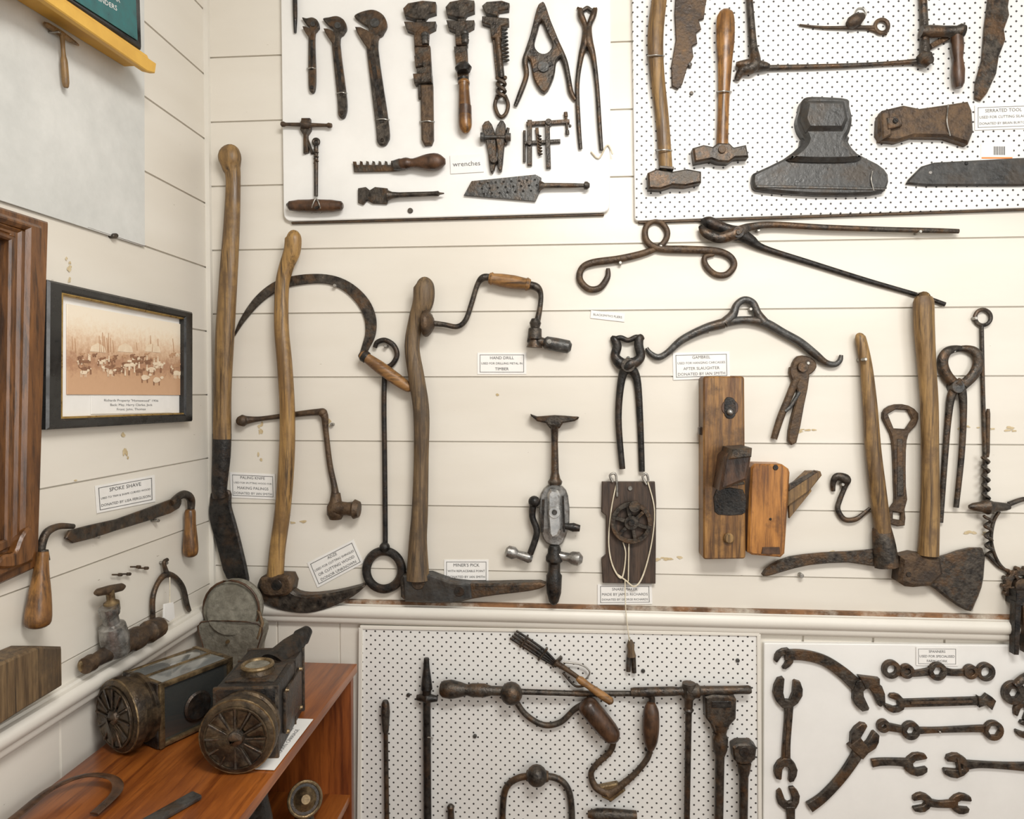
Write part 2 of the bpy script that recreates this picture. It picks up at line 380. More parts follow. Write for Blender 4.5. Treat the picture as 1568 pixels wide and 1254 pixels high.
# ------------------------------------------------------------------ display boards
BT=.014
def rc(x0,y0,x1,y1,x2,y2,x3,y3,r=8):
    P=[(x0,y0),(x1,y1),(x2,y2),(x3,y3)]; out=[]
    for i in range(4):
        a=Vector(P[i-1]);c=Vector(P[i]);e=Vector(P[(i+1)%4]); d1=(a-c).normalized();d2=(e-c).normalized()
        for k in range(5):
            u=k/4; q=(c+d1*r)*(1-u)**2+c*2*u*(1-u)+(c+d2*r)*u*u; out.append(tuple(q))
    return out
t=T('display_board'); t.plate(rc(428,-140,936,-150,934,325,434,339,14),BT,'white',0,.002); t.bar(446,341,1.3,925,328,1.3,.010,'rust'); t.done()
t=T('display_board'); t.plate(rc(1170,985,1720,990,1722,1420,1168,1400,3),BT,'white',0,.002); t.done()
def peg(q,e=None):
    t=T('pegboard'); t.plate(q,BT,'peg',0,.0015)
    if e: t.bar(*e,.010,'rust')
    return t.done()
peg(rc(966,-160,1720,-190,1720,313,972,338,6),(978,340,1.6,1720,315,1.6))
peg(rc(553,960,1160,972,1163,1420,550,1420,3))
t=T('trim_board_frame'); 
t.bar(552,962,3,548,1420,3,BT+.004,'cream'); t.bar(1162,972,3,1165,1420,3,BT+.004,'cream'); t.bar(551,961,2.5,1163,972,2.5,BT+.004,'cream'); t.done()
# the skin of the boards varies by <1 mm, so everything on them sits just proud of it
BS=BT+.0006
# ================================================================== BOARD 1
t=T('iron_rod',base=BS); t.tube([(451,-30),(452,20),(452,50,2)],3.5,'black'); t.done()
def curvewrench(hx,hy,hw,ex,ey,w):
    t=T('adjustable_wrench',base=BS)
    out=[(hx-hw,hy-10),(hx-hw*.5,hy-hw*.7),(hx+hw*.2,hy-hw*.8),(hx+hw*.8,hy-hw*.45),(hx+hw,hy+4),(hx+hw*.75,hy+hw*.7),(hx+w*1.1,hy+hw*1.5),
         (ex+w,ey-30),(ex+w*.8,ey-6),(ex,ey),(ex-w*.8,ey-6),(ex-w,ey-30),(hx-w*.6,hy+hw*1.7),(hx-w*.7,hy+hw),(hx-w*.3,hy+hw*.35),(hx-hw*.5,hy+hw*.05)]
    t.plate(out,.010,'iron',.002,.0025,4)
    t.plate([(hx-hw*.95,hy+hw*.25),(hx-hw*.2,hy+hw*.45),(hx+w*.1,hy+hw*.9),(hx-w*.2,hy+hw*1.6),(hx-w*1.3,hy+hw*1.1)],.014,'rust',.0,.002,2)
    t.bar(hx+2,hy+hw*1.9,w*.35,ex,ey-34,w*.35,.013,'black',.0,.001)
    t.disc(hx+hw*.25,hy,hw*.28,.015,'grey'); t.wrap(ex,ey-hw*.2-34,w,.014); t.disc(ex,ey-8,3,.0135,'black',0)
    t.done()
curvewrench(475,36,13,477,141,5.5); curvewrench(512,38,18,523,180,7); curvewrench(567,34,25,585,222,10)
def monkey(cx,top,hw,w,shank_end,tilt=0):
    t=T('monkey_wrench',base=BS)
    t.bar(cx+2,top-4,w*.7,cx+5,shank_end,w*.6,.011,'iron',.002,.002)
    t.plate([(cx-hw,top+4),(cx-hw*.7,top-4),(cx+hw*.2,top-8),(cx+hw,top-6),(cx+hw,top+10),(cx+hw*.5,top+14),(cx+hw*.3,top+20),(cx-w*.6,top+20),(cx-hw*.9,top+16)],.018,'iron',.0,.002)
    t.plate([(cx-hw*.95,top+24),(cx-w*.5,top+25),(cx+hw,top+24),(cx+hw*.95,top+33),(cx+hw*.55,top+38),(cx+hw*.5,top+62),(cx-w*.7,top+62),(cx-w*.8,top+40),(cx-hw*.8,top+36)],.020,'iron',.0,.002)
    t.lathe(cx+hw*.35,top+42,cx+hw*.4,top+60,[(0,4),(.1,6),(.3,6),(.35,5),(.5,6),(.6,5),(.75,6),(1,5)],'grey',.012)
    return t
t=monkey(642,8,25,11,150); t.bar(646,70,12,650,120,11,.014,'iron',.001,.002)
t.plate([(634,85),(646,80),(648,100),(636,102)],.022,'iron',0,.002)
t.plate([(632,112),(660,110),(661,125),(634,127)],.022,'iron',0,.002)
t.plate([(643,128),(662,128),(663,212),(660,220),(649,221),(645,213)],.016,'rust',.0,.004); t.wrap(654,186,10,.018); t.done()
t=monkey(704,6,22,9,130); t.bar(705,70,10,709,120,8,.014,'iron')
t.lathe(709,98,710,110,[(0,9),(.5,13),(1,10)],'black',.002)
t.lathe(710,122,713,204,[(0,7),(.04,9),(.08,9),(.1,8),(.3,8.5),(.6,10),(.85,10),(.95,7),(1,3)],'handle',.003,sm=3); t.lathe(709,120,711,132,[(0,9),(1,8)],'black',.003); t.lathe(712,162,712,176,[(0,9.8),(1,10.2)],'darkwood',.003); t.done()
t=T('adjustable_wrench',base=BS)
t.plate([(738,8),(745,2),(768,0),(780,4),(779,14),(764,16),(762,24),(744,20)],.016,'iron',0,.002)
t.plate([(738,24),(779,27),(779,36),(768,40),(768,58),(752,58),(750,38),(738,34)],.018,'iron',0,.002)
t.lathe(762,58,768,120,[(0,5),(1,5)],'iron',.002); t.helix(772,42,775,95,4,9,1.6,'grey'); t.bar(756,55,2.5,762,118,2.5,.010,'iron')
t.helix(767,118,768,150,6,1.5,3,'rust',.001); t.helix(768,118,767,150,-6,1.5,3,'rust',.001)
t.tube([(762,146),(758,160),(762,174),(768,179),(775,173),(778,160),(773,146)],3,'rust'); t.done()
t=T('fencing_pliers',base=BS)
t.plate([(822,12),(828,3),(834,4),(843,30),(852,52),(862,80),(852,92),(848,116),(834,141),(818,122),(812,92),(803,82),(812,52)],.014,'iron',.002,.003,3,[[(829,30),(838,50),(846,68),(838,80),(826,80),(818,68),(823,46)]],3)
t.tube([(812,72,5),(804,92,4.5),(806,115,4),(797,142,4),(789,162,3)],4,'iron')
t.tube([(850,62,5),(864,92,4.5),(870,118,4),(874,140,4),(881,153,3)],4,'iron')
t.disc(832,101,9,.02,'grey'); t.bar(816,108,3,846,96,3,.018,'black'); t.done()
t=T('long_nosed_tongs',base=BS)
t.tube([(888,14,4),(890,24,5),(896,40,4.5),(897,62,7),(890,85,4.5),(884,130,3.5),(886,190,3.5),(889,228,3)],4,'iron')
t.tube([(911,14,4),(908,24,5),(902,40,4.5),(901,62,7),(908,85,4.5),(914,130,3.5),(918,190,3.5),(921,230,3)],4,'iron',.004)
t.disc(899,64,9,.016,'grey'); t.tube([(884,12,2),(892,16,3),(899,12,3),(906,16,3),(914,13,2)],3,'iron'); t.tube([(905,232),(917,242),(930,222),(938,236)],1.2,'string'); t.done()
t=T('gimlet',base=BS); t.lathe(430,190,508,192,[(0,2),(.02,4),(.06,4),(.1,2.5),(.38,3),(.42,6),(.54,6),(.6,3),(.9,2.5),(.94,4),(1,3)],'rust')
t.plate([(461,180),(474,180),(475,198),(470,206),(471,232),(464,234),(464,206),(459,198)],.012,'iron',0,.002); t.bar(467,205,2,478,235,2,.006); t.done()
t=T('auger',base=BS); t.ring(484,217,4,2.5,'iron'); t.tube([(484,224,3.5),(484,300,3)],4,'iron'); t.helix(484,230,484,250,3,3,1.2)
t.lathe(441,315,525,315,[(0,4),(.03,7),(.2,9),(.42,9.5),(.5,10.5),(.58,9.5),(.8,9),(.97,7),(1,4)],'darkwood',.001)
t.disc(484,315,5,.034,'iron'); t.tube([(477,326,1,.002),(478,316,1,.034),(484,304,1,.034),(490,316,1,.034),(491,326,1,.002)],1,'wire'); t.done()
t=T('pruning_saw',base=BS); tp=[(540,247)]
for i in range(6): x=545+i*9.5; tp+=[(x,247),(x+1,252),(x+6,252),(x+6,246)]
t.plate(tp+[(612,243),(612,261),(600,262),(542,263)],.004,'iron',.005,.001)
t.lathe(603,253,622,251,[(0,7),(.5,9),(1,8)],'grey',.002); t.lathe(612,251,682,247,[(0,7),(.15,9),(.3,7),(.6,12),(.85,12),(1,4)],'darkwood',.001,sm=3); t.done()
t=T('scraper_tool',base=BS); t.plate([(548,288),(560,286),(566,291),(574,286),(593,288),(596,296),(592,312),(570,311),(562,306),(556,313),(548,310)],.006,'iron',.002,.001)
t.lathe(594,299,680,296,[(0,8),(.08,5),(.2,4),(.8,3.5),(.9,4),(.92,2),(1,1)],'iron',.002); t.done()
t=T('perforated_grater',base=BS); hs=[]
for i in range(8):
    for j in range(3):
        cx=735+i*12+j*3; cy=281+j*8-i*.8; hs.append([(cx+1.7*math.cos(a*1.257),cy+1.7*math.sin(a*1.257)) for a in range(5)])
t.plate([(722,277),(820,267),(829,272),(828,290),(820,308),(710,299)],.004,'grey',.004,.0006,0,hs)
t.lathe(826,284,903,284,[(0,8),(.1,4),(.7,3.5),(.88,3),(.9,6),(.95,6),(1,3)],'iron',.002); t.done()
t=T('hand_vise',base=BS)
t.plate([(738,192),(748,184),(757,200),(760,228),(757,258),(751,262),(747,232),(743,212)],.014,'iron',0,.002,2)
t.plate([(774,190),(766,184),(758,202),(762,228),(762,256),(768,260),(771,232),(773,212)],.014,'iron',.003,.002,2)
t.lathe(736,210,782,210,[(0,7),(.12,7),(.14,3),(.82,3),(.84,6),(1,6)],'grey',.004); t.tube([(778,196),(774,222)],2.5,'iron'); t.disc(756,243,6,.022,'iron'); t.done()
t=T('g_clamp',base=BS)
t.bar(806,189,3,872,185,3,.010); t.bar(803,218,2.5,858,215,2.5,.010); t.bar(811,183,3.5,811,252,3.5,.012); t.bar(838,185,3.5,840,256,3.5,.014); t.bar(822,195,2.5,826,234,2.5,.010,'rust')
t.lathe(866,172,869,206,[(0,3),(.2,3),(.22,2),(.8,2),(.82,3),(1,3)],'iron'); t.lathe(803,200,803,248,[(0,2),(1,2)],'iron'); t.helix(826,206,828,238,2.4,7,1); t.disc(840,186,5,.018); t.disc(811,218,4,.018); t.done()
label('wrenches_label',[(689,238),(738,236),(741,263),(690,266)],['wrenches'],base=BS,border=False)
t=T('board_screw',base=BS); t.disc(628,322,4,.004,'grey'); t.disc(441,313,3,.004,'grey'); t.disc(873,192,2,.004,'grey'); t.done()
# ================================================================== BOARD 2
t=T('claw_hammer',base=BS); t.tube([(1012,-20,11),(1004,50,12),(1006,110,11),(1014,180,10),(1020,262,10)],11,'wood',.003,flat=.75)
t.plate([(992,264),(1006,258),(1030,262),(1052,258),(1074,262),(1074,279),(1050,284),(1030,283),(1012,289),(993,288)],.030,'iron',0,.004); t.bar(1010,255,2,1032,257,2,.034,'grey'); t.wrap(1004,85,12,.034); t.wrap(1017,230,11,.034); t.done()
t=T('rusty_blade',base=BS); t.plate([(1036,-30),(1088,-30),(1080,10),(1078,28),(1070,30),(1074,44),(1066,50),(1068,66),(1060,70),(1062,86),(1052,104),(1045,128),(1038,136),(1029,131),(1028,100),(1035,60),(1033,20)],.005,'rust',.004,.0015); t.disc(1057,98,3,.012,'grey'); t.done()
t=T('claw_hammer',base=BS); t.tube([(1110,21,8),(1111,26,13),(1111,60,13.5),(1110,100,10.5),(1108,160,8.5),(1106,225,9)],11,'handle',.003,flat=.8); t.wrap(1109,140,10,.03)
t.plate([(1061,226),(1078,221),(1092,224),(1100,218),(1118,219),(1124,225),(1143,221),(1147,240),(1126,241),(1116,248),(1100,247),(1090,243),(1064,248)],.030,'iron',0,.004); t.disc(1106,228,6,.034,'rust'); t.disc(1059,142,3,.004,'grey'); t.done()
t=T('carpenters_brace',base=BS)
t.tube([(1146,-20,5),(1150,30,5.5),(1153,70,6.5),(1156,95,9),(1150,104,9),(1136,108,7),(1128,122,4)],5,'iron'); t.lathe(1127,98,1178,102,[(0,3),(.1,5),(.3,8),(.7,8),(.9,6),(1,4)],'iron',.001)
t.tube([(1160,104,4),(1280,101,3.6),(1360,97,3.2),(1428,92,5)],4,'iron')
t.tube([(1412,-20,6),(1415,40,6),(1416,90,8)],6,'iron'); t.lathe(1408,82,1424,98,[(0,6),(.5,12),(1,7)],'iron',0)
t.lathe(1410,48,1476,48,[(0,8),(.2,9),(.5,8),(.8,8),(.9,11),(1,9)],'iron',.003); t.bar(1426,70,4,1452,56,4,.012); t.lathe(1465,46,1468,134,[(0,8),(.3,9),(.5,7),(.7,9),(.92,8),(1,5)],'darkwood',.003); t.done()
t=T('scissor_handled_corkscrew',base=BS); t.tube([(1224,38,1.5),(1262,42,2.2),(1320,42,3),(1338,42,3)],3,'rust'); t.ring(1350,40,10,3,'rust'); t.ring(1318,20,8,1.2,'wire')
t.lathe(1298,38,1322,24,[(0,5),(.2,9),(.6,10),(1,5)],'rust',0); t.tube([(1308,38),(1330,44),(1358,52)],2.2,'rust'); t.done()
t=T('jagged_blade',base=BS); t.plate([(1516,-20),(1550,-30),(1544,10),(1546,22),(1538,44),(1540,60),(1530,86),(1526,112),(1512,142),(1502,154),(1493,150),(1494,126),(1504,90),(1508,40)],.005,'iron',.004,.0015); t.done()
t=T('broad_axe_head',base=BS)
t.plate([(1234,205),(1226,222),(1200,243),(1160,262),(1153,268),(1154,286),(1172,292),(1250,298),(1336,297),(1358,288),(1361,266),(1345,250),(1314,234),(1300,216),(1298,205)],.018,'axegrey',.001,.006,2)
t.plate([(1229,154),(1238,146),(1268,146),(1300,149),(1303,160),(1307,180),(1303,200),(1297,212),(1306,226),(1322,240),(1300,246),(1236,246),(1206,242),(1226,226),(1235,212),(1227,198),(1223,182),(1227,166)],.034,'axegrey',.0,.010,3)
t.plate([(1234,150),(1296,151),(1302,180),(1294,200),(1236,200),(1228,182)],.044,'axegrey',.0,.012,1)
t.bar(1158,285,2.5,1356,289,2.5,.021,'grey',0,.002); t.tube([(1336,262,1,.018),(1334,275,1,.022),(1338,292,1,.018)],1,'wire'); t.done()
t=T('axe_head',base=BS)
t.plate([(1346,180),(1352,168),(1385,160),(1410,165),(1445,160),(1484,154),(1490,168),(1492,200),(1484,220),(1450,209),(1400,208),(1375,216),(1352,214),(1345,204)],.024,'rust',0,.006,1)
t.plate([(1350,172),(1362,166),(1366,206),(1352,212)],.034,'rust',0,.003); t.plate([(1358,180),(1380,176),(1382,192),(1360,198)],.036,'iron',0,.002); t.disc(1372,184,4,.04,'black'); t.tube([(1452,160,1,.022),(1450,186,1,.028),(1455,208,1,.022)],1,'wire'); t.done()
label('serrated_tool_label',[(1493,161),(1580,158),(1581,196),(1493,199)],['SERRATED TOOL','USED FOR CUTTING SILAGE','DONATED BY BRIAN BURTON'],base=BS)
t=T('price_sticker',base=BS); t.plate(Rr(1502,220,1552,246),.001,'card'); t.plate(Rr(1503,240,1551,243),.0018,'orangeink')
for i in range(7): t.plate(Rr(1522+i*2.6,224,1523.4+i*2.6,237),.0018,'ink',0,.0001)
t.done()
t=T('wide_blade',base=BS); t.plate([(1388,281),(1392,274),(1412,254),(1432,248),(1560,241),(1660,238),(1680,280),(1560,284),(1420,284)],.006,'axegrey',.003,.004); t.disc(1425,264,3,.01,'steel'); t.disc(1480,250,3,.01,'black'); t.done()
# ================================================================== MID WALL, LEFT PART
t=T('long_handled_slasher')
t.tube([(351,231,11,.004),(351,234,16,.004),(352,243,17,.004),(354,256,14,.004),(357,275,11,.006),(355,340,12,.008),(350,420,13.5,.012),(344,520,14,.012),(341,600,13,.01),(340,672,14,.006)],12,'wood',.004,flat=.8,seg=16)
t.tube([(340,664,14.5),(339,700,14),(336,745,12),(337,762,11)],14,'black',.004,flat=.8,sm=4)
t.plate([(325,752),(350,752),(352,776),(362,812),(379,886),(372,893),(346,886),(332,840),(320,796),(320,770)],.010,'black',.012,.003,3)
t.disc(351,240,4,.045,'rust'); t.done()
t=T('sickle')
w=[(358,514,1),(372,488,4),(396,458,6.5),(425,437,7.5),(460,428,7.5),(500,427,7),(530,438,8),(554,460,9),(566,485,9),(567,510,8),(560,530,6),(556,540,5)]
q=catmull(w,5); o1=[];o2=[]
for i in range(len(q)):
    a=q[max(0,i-1)];b=q[min(len(q)-1,i+1)];dx,dy=b[0]-a[0],b[1]-a[1];L=math.hypot(dx,dy);x,y,r=q[i];o1.append((x-dy/L*r,y+dx/L*r));o2.append((x+dy/L*r,y-dx/L*r))
t.plate(o1+o2[::-1],.004,'iron',.004,.0012)
t.lathe(552,541,630,597,[(0,5),(.04,8),(.1,8.5),(.12,7.5),(.35,9.5),(.7,9.5),(.9,8),(.97,6),(1,3)],'woodh',.012,sm=2); t.lathe(552,541,562,548,[(0,6),(.5,9.5),(1,9)],'black',.011); t.nail(512,437); t.done()
t=T('adze')
t.tube([(448,363,11,.02),(449,366,12.5,.02),(447,385,12.5,.016),(438,410,11,.014),(432,440,10.5,.014),(431,500,11,.018),(436,560,11.5,.02),(440,630,11.5,.018),(439,700,12,.014),(433,780,12,.01),(425,840,12,.01),(421,892,13,.01)],12,'oak',.012,flat=.85,seg=16)
t.plate([(396,888),(408,881),(438,880),(446,888),(447,906),(470,912),(510,908),(545,900),(560,896),(540,914),(505,931),(470,940),(435,937),(408,928),(392,912)],.034,'iron',.004,.006,3)
t.plate([(398,886),(442,882),(445,906),(430,914),(402,912)],.045,'rust',.004,.006,2); t.disc(423,896,8,.052,'black',0); t.done()
t=T('crank_boring_tool')
t.tube([(366,645,6),(372,644,9),(380,643,6),(400,641,3.6),(440,636,4),(485,631,5),(496,634,6),(499,660,4.4),(505,710,4.4),(512,745,5),(514,768,8)],5,'rust',.003)
t.ball(369,645,7,'rust',.002); t.ball(494,632,7,'rust',.002)
t.lathe(514,755,514,795,[(0,7),(.3,9),(.5,13),(.8,13),(1,9)],'rust',.0); t.lathe(514,778,550,780,[(0,11),(.5,10),(.7,11),(.8,15),(1,12)],'rust',.002); t.disc(508,650,2.5,.012,'wire'); t.done()
t=T('long_ring_hook'); t.tube([(574,532,3.5),(578,524),(590,521),(603,529),(608,543),(602,556),(592,562),(581,557)],4,'black',.004)
t.tube([(589,560),(588,620),(589,700),(590,830),(589,848)],4,'black',.004); t.ring(588,873,27,7,'black',.002,flat=.8,ry=29); t.ball(589,838,8,'black',.002); t.nail(590,530); t.done()
t=T('miners_pick')
t.tube([(647,436,12,.012),(649,440,16,.012),(648,462,16,.012),(638,490,12.5,.012),(631,530,11.5,.014),(638,580,12.5,.016),(645,630,12.5,.014),(645,700,11.5,.012),(643,780,12.5,.01),(640,830,14,.008),(640,888,18,.006)],12,'oldwood',.01,flat=.85,seg=16)
t.plate([(636,446),(640,444),(645,462),(638,464)],.037,'black',.01,.001,2)
t.plate([(614,884),(630,878),(660,882),(690,890),(722,894),(760,894),(828,893),(832,900),(810,906),(760,912),(722,918),(690,924),(622,922),(613,905)],.032,'iron',.004,.005,2)
t.plate([(616,882),(658,880),(690,892),(720,895),(722,917),(690,923),(620,922)],.040,'axegrey',.003,.004); t.disc(640,893,10,.046,'rust'); t.disc(703,906,8,.044,'black'); t.nail(655,452,3,.03); t.nail(655,480,3,.03); t.done()
t=T('brace_drill')
t.lathe(646,495,664,495,[(0,10),(.15,19),(.5,20),(.8,14),(1,8)],'rust',.004,sm=2)
t.tube([(662,495,4.5),(680,497,4),(700,500,4),(713,490,4),(722,465,4),(731,436,4),(740,425,5.5),(754,425,5)],4,'iron',.014)
t.lathe(749,426,812,436,[(0,8),(.06,10),(.1,8.5),(.3,10),(.6,10.5),(.88,9),(.92,10.5),(1,8)],'woodh',.009); 
t.tube([(810,436,6),(822,440,6),(828,450,4),(827,470,4),(822,495,5)],4,'iron',.014)
t.lathe(820,488,818,532,[(0,6),(.15,9),(.3,7),(.35,10),(.7,11),(.75,8),(1,12)],'iron',.008); t.lathe(808,519,834,524,[(0,5),(.3,9),(1,6)],'iron',.01); t.lathe(832,524,875,532,[(0,6),(.1,10),(.5,10.5),(.9,10),(1,5)],'grey',.009); t.disc(841,523,4,.045,'wire',0); t.nail(739,424,3); t.done()
label('hand_drill_label',[(731,540),(806,540),(806,573),(731,573)],['HAND DRILL','USED FOR DRILLING METAL IN','TIMBER'])
label('blacksmith_label',[(905,475),(957,480),(956,493),(904,487)],["BLACKSMITH'S PLIERS"],border=False)
label('paling_knife_label',[(352,723),(421,726),(422,765),(353,762)],['PALING KNIFE','USED FOR SPLITTING WOOD FOR','MAKING PALINGS','DONATED BY IAN SMITH'])
label('adze_label',[(470,862),(541,826),(557,862),(486,900)],['ADZE','USED FOR CUTTING SHINGLES','OR CUTTING WOOD','DONOR UNKNOWN'])
label('miners_pick_label',[(680,857),(748,857),(748,892),(680,892)],["MINER'S PICK",'WITH REPLACEABLE POINT','DONATED BY IAN SMITH'])
label('gambrel_label',[(1030,540),(1117,538),(1118,579),(1031,582)],['GAMBREL','USED FOR HANGING CARCASSES','AFTER SLAUGHTER','DONATED BY IAN SMITH'])
label('snare_maker_label',[(915,895),(998,895),(999,925),(915,926)],['SNARE MAKER','MADE BY JAMES RICHARDS','DONATED BY GEORGE RICHARDS'])
# ================================================================== MID WALL, RIGHT PART
t=T('cow_hook')
t.tube([(931,411,3),(930,425,4.5),(918,441,5),(901,442,5),(888,428,5),(891,411,5),(908,402,5.5),(950,396,5.5),(990,386,5),(1014,374,4.5),(1022,357,4.5),(1014,342,4.5),(1001,338,4.5),(989,348,4.5),(990,368,5),(1008,380,5.5),(1050,382,6),(1095,384,5.5),(1117,392,5),(1124,406,5),(1113,420,5),(1096,420,4.5),(1082,408,4.5),(1079,394,4),(1093,389,3.5)],5.5,'rust',.003,flat=.8); t.nail(1012,377); t.nail(950,402); t.done()
t=T('blacksmith_tongs')
t.tube([(1074,338,4),(1085,340,9),(1103,347,8),(1118,352,8),(1132,357,10),(1150,368,8),(1170,380,5),(1240,402,4.2),(1330,430,3.8),(1410,453,3.3),(1447,466,3.5)],5,'black',.003,flat=.8)
t.tube([(1072,346,3),(1080,356,7),(1100,364,8),(1118,360,9),(1134,354,9),(1150,347,6),(1185,344,5),(1260,348,4.5),(1350,351,4),(1430,353,4),(1468,354,3.5)],5,'iron',.012,flat=.8)
t.disc(1131,355,9,.034,'black'); t.disc(1131,355,4,.038,'iron'); t.nail(1410,354,3,.01); t.nail(1408,450); t.nail(1162,352); t.done()
t=T('gambrel')
t.tube([(990,533,3),(996,541,4),(1008,547,5),(1022,540,5),(1045,520,6),(1080,503,7),(1108,495,8)],6,'grey',.003)
t.tube([(1108,495,8),(1122,482,7),(1128,467,5.5),(1140,459,5.5),(1153,464,5.5),(1160,480,6.5),(1170,494,8)],6,'grey',.003)
t.tube([(1108,494,7),(1140,490,6),(1170,494,7),(1200,510,6.5),(1225,524,6.5),(1248,542,6),(1264,555,5),(1278,558,4.5),(1286,552,4),(1288,544,3)],6,'grey',.003)
t.nail(1150,473); t.nail(1086,507); t.done()
t=T('carpenters_pincers')
t.tube([(938,523,3),(940,519,6),(945,530,7),(942,545,7),(950,556,9),(962,562,9),(975,580,6),(980,640,5),(983,722,4.5)],6,'black',.003,flat=.8)
t.tube([(985,520,3),(980,517,6),(978,528,7),(981,545,7),(974,554,8),(962,560,9),(952,580,6),(947,640,5),(953,718,4.5)],6,'black',.010,flat=.8)
t.tube([(938,520,3),(950,517,4),(962,521,4),(975,516,4),(985,519,3)],4,'black',.008); t.disc(962,559,11,.03,'iron'); t.nail(962,548,3); t.done()
t=T('wooden_jack_plane')
t.plate(rc(1077,576,1140,576,1142,856,1077,857,5),.058,'wood_plane_a',.0,.004,0)
t.plate([(1097,750),(1138,750),(1142,778),(1136,788),(1100,788),(1094,776)],.0605,'black',0,.001,2)
t.plate([(1110,700),(1122,688),(1152,686),(1150,704),(1144,735),(1102,752)],.094,'darkwood',.04,.006)
t.plate([(1122,688),(1152,686),(1151,700),(1116,704)],.115,'iron',.04,.003)
t.bar(1098,745,2,1140,740,2,.078,'iron')
t.disc(1118,624,13,.0600,'darkwood',0); t.plate([(1110,612),(1118,608),(1126,614),(1126,636),(1118,641),(1110,636)],.0612,'black',0,.001,2); t.ball(1118,631,5,'steel',.058)
t.disc(1117,825,8,.068,'wood',0,bev=.003); t.plate([(1071,655),(1078,652),(1078,668),(1071,665)],.02,'darkwood',.02,.002)
t.done()
t=T('wooden_block_plane')
t.plate([(1150,716),(1156,710),(1198,711),(1208,718),(1210,724),(1202,848),(1196,854),(1152,850),(1145,846),(1147,780)],.055,'orange',0,.005)
t.plate([(1206,752),(1238,722),(1257,722),(1259,728),(1240,752),(1206,776)],.026,'wood',.016,.003)
t.plate([(1208,772),(1240,745),(1243,752),(1209,794)],.012,'wood',.02,.001)
t.plate([(1208,742),(1248,720),(1252,723),(1208,752)],.008,'iron',.036,.001)
t.plate([(1168,838),(1194,838),(1195,849),(1166,848)],.058,'darkwood',0,.001); t.disc(1188,716,4,.058,'black',0); t.disc(1180,795,2,.057,'black'); t.done()
t=T('secateurs')
t.plate([(1214,556),(1222,545),(1236,545),(1248,552),(1251,562),(1243,572),(1228,578),(1212,574)],.012,'rust',.003,.003,2)
t.plate([(1210,562),(1232,560),(1240,576),(1232,620),(1220,678),(1207,674),(1212,640),(1222,600),(1212,580)],.012,'rust',.004,.003,2)
t.tube([(1220,578,6),(1208,608,5.5),(1195,640,5.5),(1185,672,5)],5,'rust',.004,flat=.8); t.tube([(1224,600),(1212,620),(1202,630)],3,'grey',.010); t.disc(1230,562,8,.024,'iron'); t.nail(1238,556); t.done()
t=T('iron_s_hook'); t.tube([(1276,752,3),(1276,738,4.5),(1282,730,6),(1296,734,7),(1294,745,4),(1286,765,4),(1283,780,4),(1293,795,4),(1310,795,4),(1325,784,3),(1332,778,2.5)],5,'iron',.004,flat=.8); t.nail(1291,742); t.done()
t=T('brush_hook')
t.tube([(1317,516,6,.006),(1318,520,8,.006),(1326,560,9,.01),(1332,620,10.5,.012),(1337,690,11.5,.012),(1344,750,12,.01),(1352,815,12,.008)],12,'wood',.01,flat=.85,seg=16)
t.tube([(1350,808,14),(1354,835,17),(1358,868,18)],15,'iron',.002,sm=3,flat=.8)
t.plate([(1336,842),(1368,838),(1376,850),(1374,864),(1340,868),(1300,862),(1240,866),(1200,876),(1176,883),(1167,880),(1180,866),(1210,853),(1260,847),(1300,845)],.010,'iron',.012,.004,2); t.nail(1228,882,4); t.nail(1326,550,3,.03); t.done()
t=T('hex_spanner')
t.plate([(1352,640),(1356,626),(1372,619),(1392,621),(1407,633),(1404,650),(1392,664),(1388,690),(1388,745),(1390,765),(1386,780),(1386,805),(1362,802),(1361,782),(1370,770),(1370,745),(1368,690),(1364,664)],.010,'rust',.002,.0025,2,
  [[(1360,634),(1372,627),(1391,628),(1398,642),(1388,657),(1369,656)],[(1368,784),(1381,786),(1380,797),(1368,795)]]); t.bar(1378,672,4,1379,760,5,.013,'iron'); t.done()
t=T('broad_axe')
t.tube([(1413,460,12,.012),(1414,463,14.5,.012),(1415,500,14.5,.012),(1419,560,13,.014),(1423,620,12.5,.016),(1424,700,12.5,.014),(1424,780,13.5,.012),(1421,850,15,.01)],14,'wood',.012,flat=.85,seg=16)
t.plate([(1381,853),(1400,848),(1440,854),(1468,845),(1506,840),(1509,870),(1505,900),(1495,925),(1488,937),(1470,930),(1445,912),(1425,898),(1400,900),(1377,892)],.014,'iron',.010,.005,2)
t.plate([(1381,853),(1402,848),(1442,855),(1446,880),(1428,898),(1400,900),(1377,892)],.040,'rust',.002,.008,1); t.disc(1392,880,4,.044,'black'); t.nail(1488,934); t.done()
t=T('farriers_pincers')
t.tube([(1464,590,8),(1451,576,8),(1444,561,8),(1444,548,8),(1451,538,7),(1463,534,5.5),(1476,534,4)],7,'iron',.003,flat=.8,sm=8)
t.tube([(1474,590,8),(1489,576,8),(1497,561,8),(1498,548,8),(1492,538,7),(1480,534,5.5),(1468,534,4)],7,'iron',.003,flat=.8,sm=8)
t.tube([(1464,584,8),(1473,600,6.5),(1475,640,5),(1472,700,4.5),(1464,777,4)],6,'iron',.008,flat=.8); t.tube([(1474,584,8),(1458,602,6.5),(1452,640,5),(1447,700,4.5),(1440,800,4)],6,'iron',.003,flat=.8); t.disc(1468,592,10,.026,'grey'); t.nail(1462,537); t.done()
t=T('spiral_auger')
t.ring(1505,486,12,3,'iron'); t.tube([(1503,498),(1505,600),(1508,700),(1508,765)],3,'iron',.003); t.lathe(1513,626,1512,700,[(0,2),(.1,3),(.9,3),(1,2)],'rust',.004)
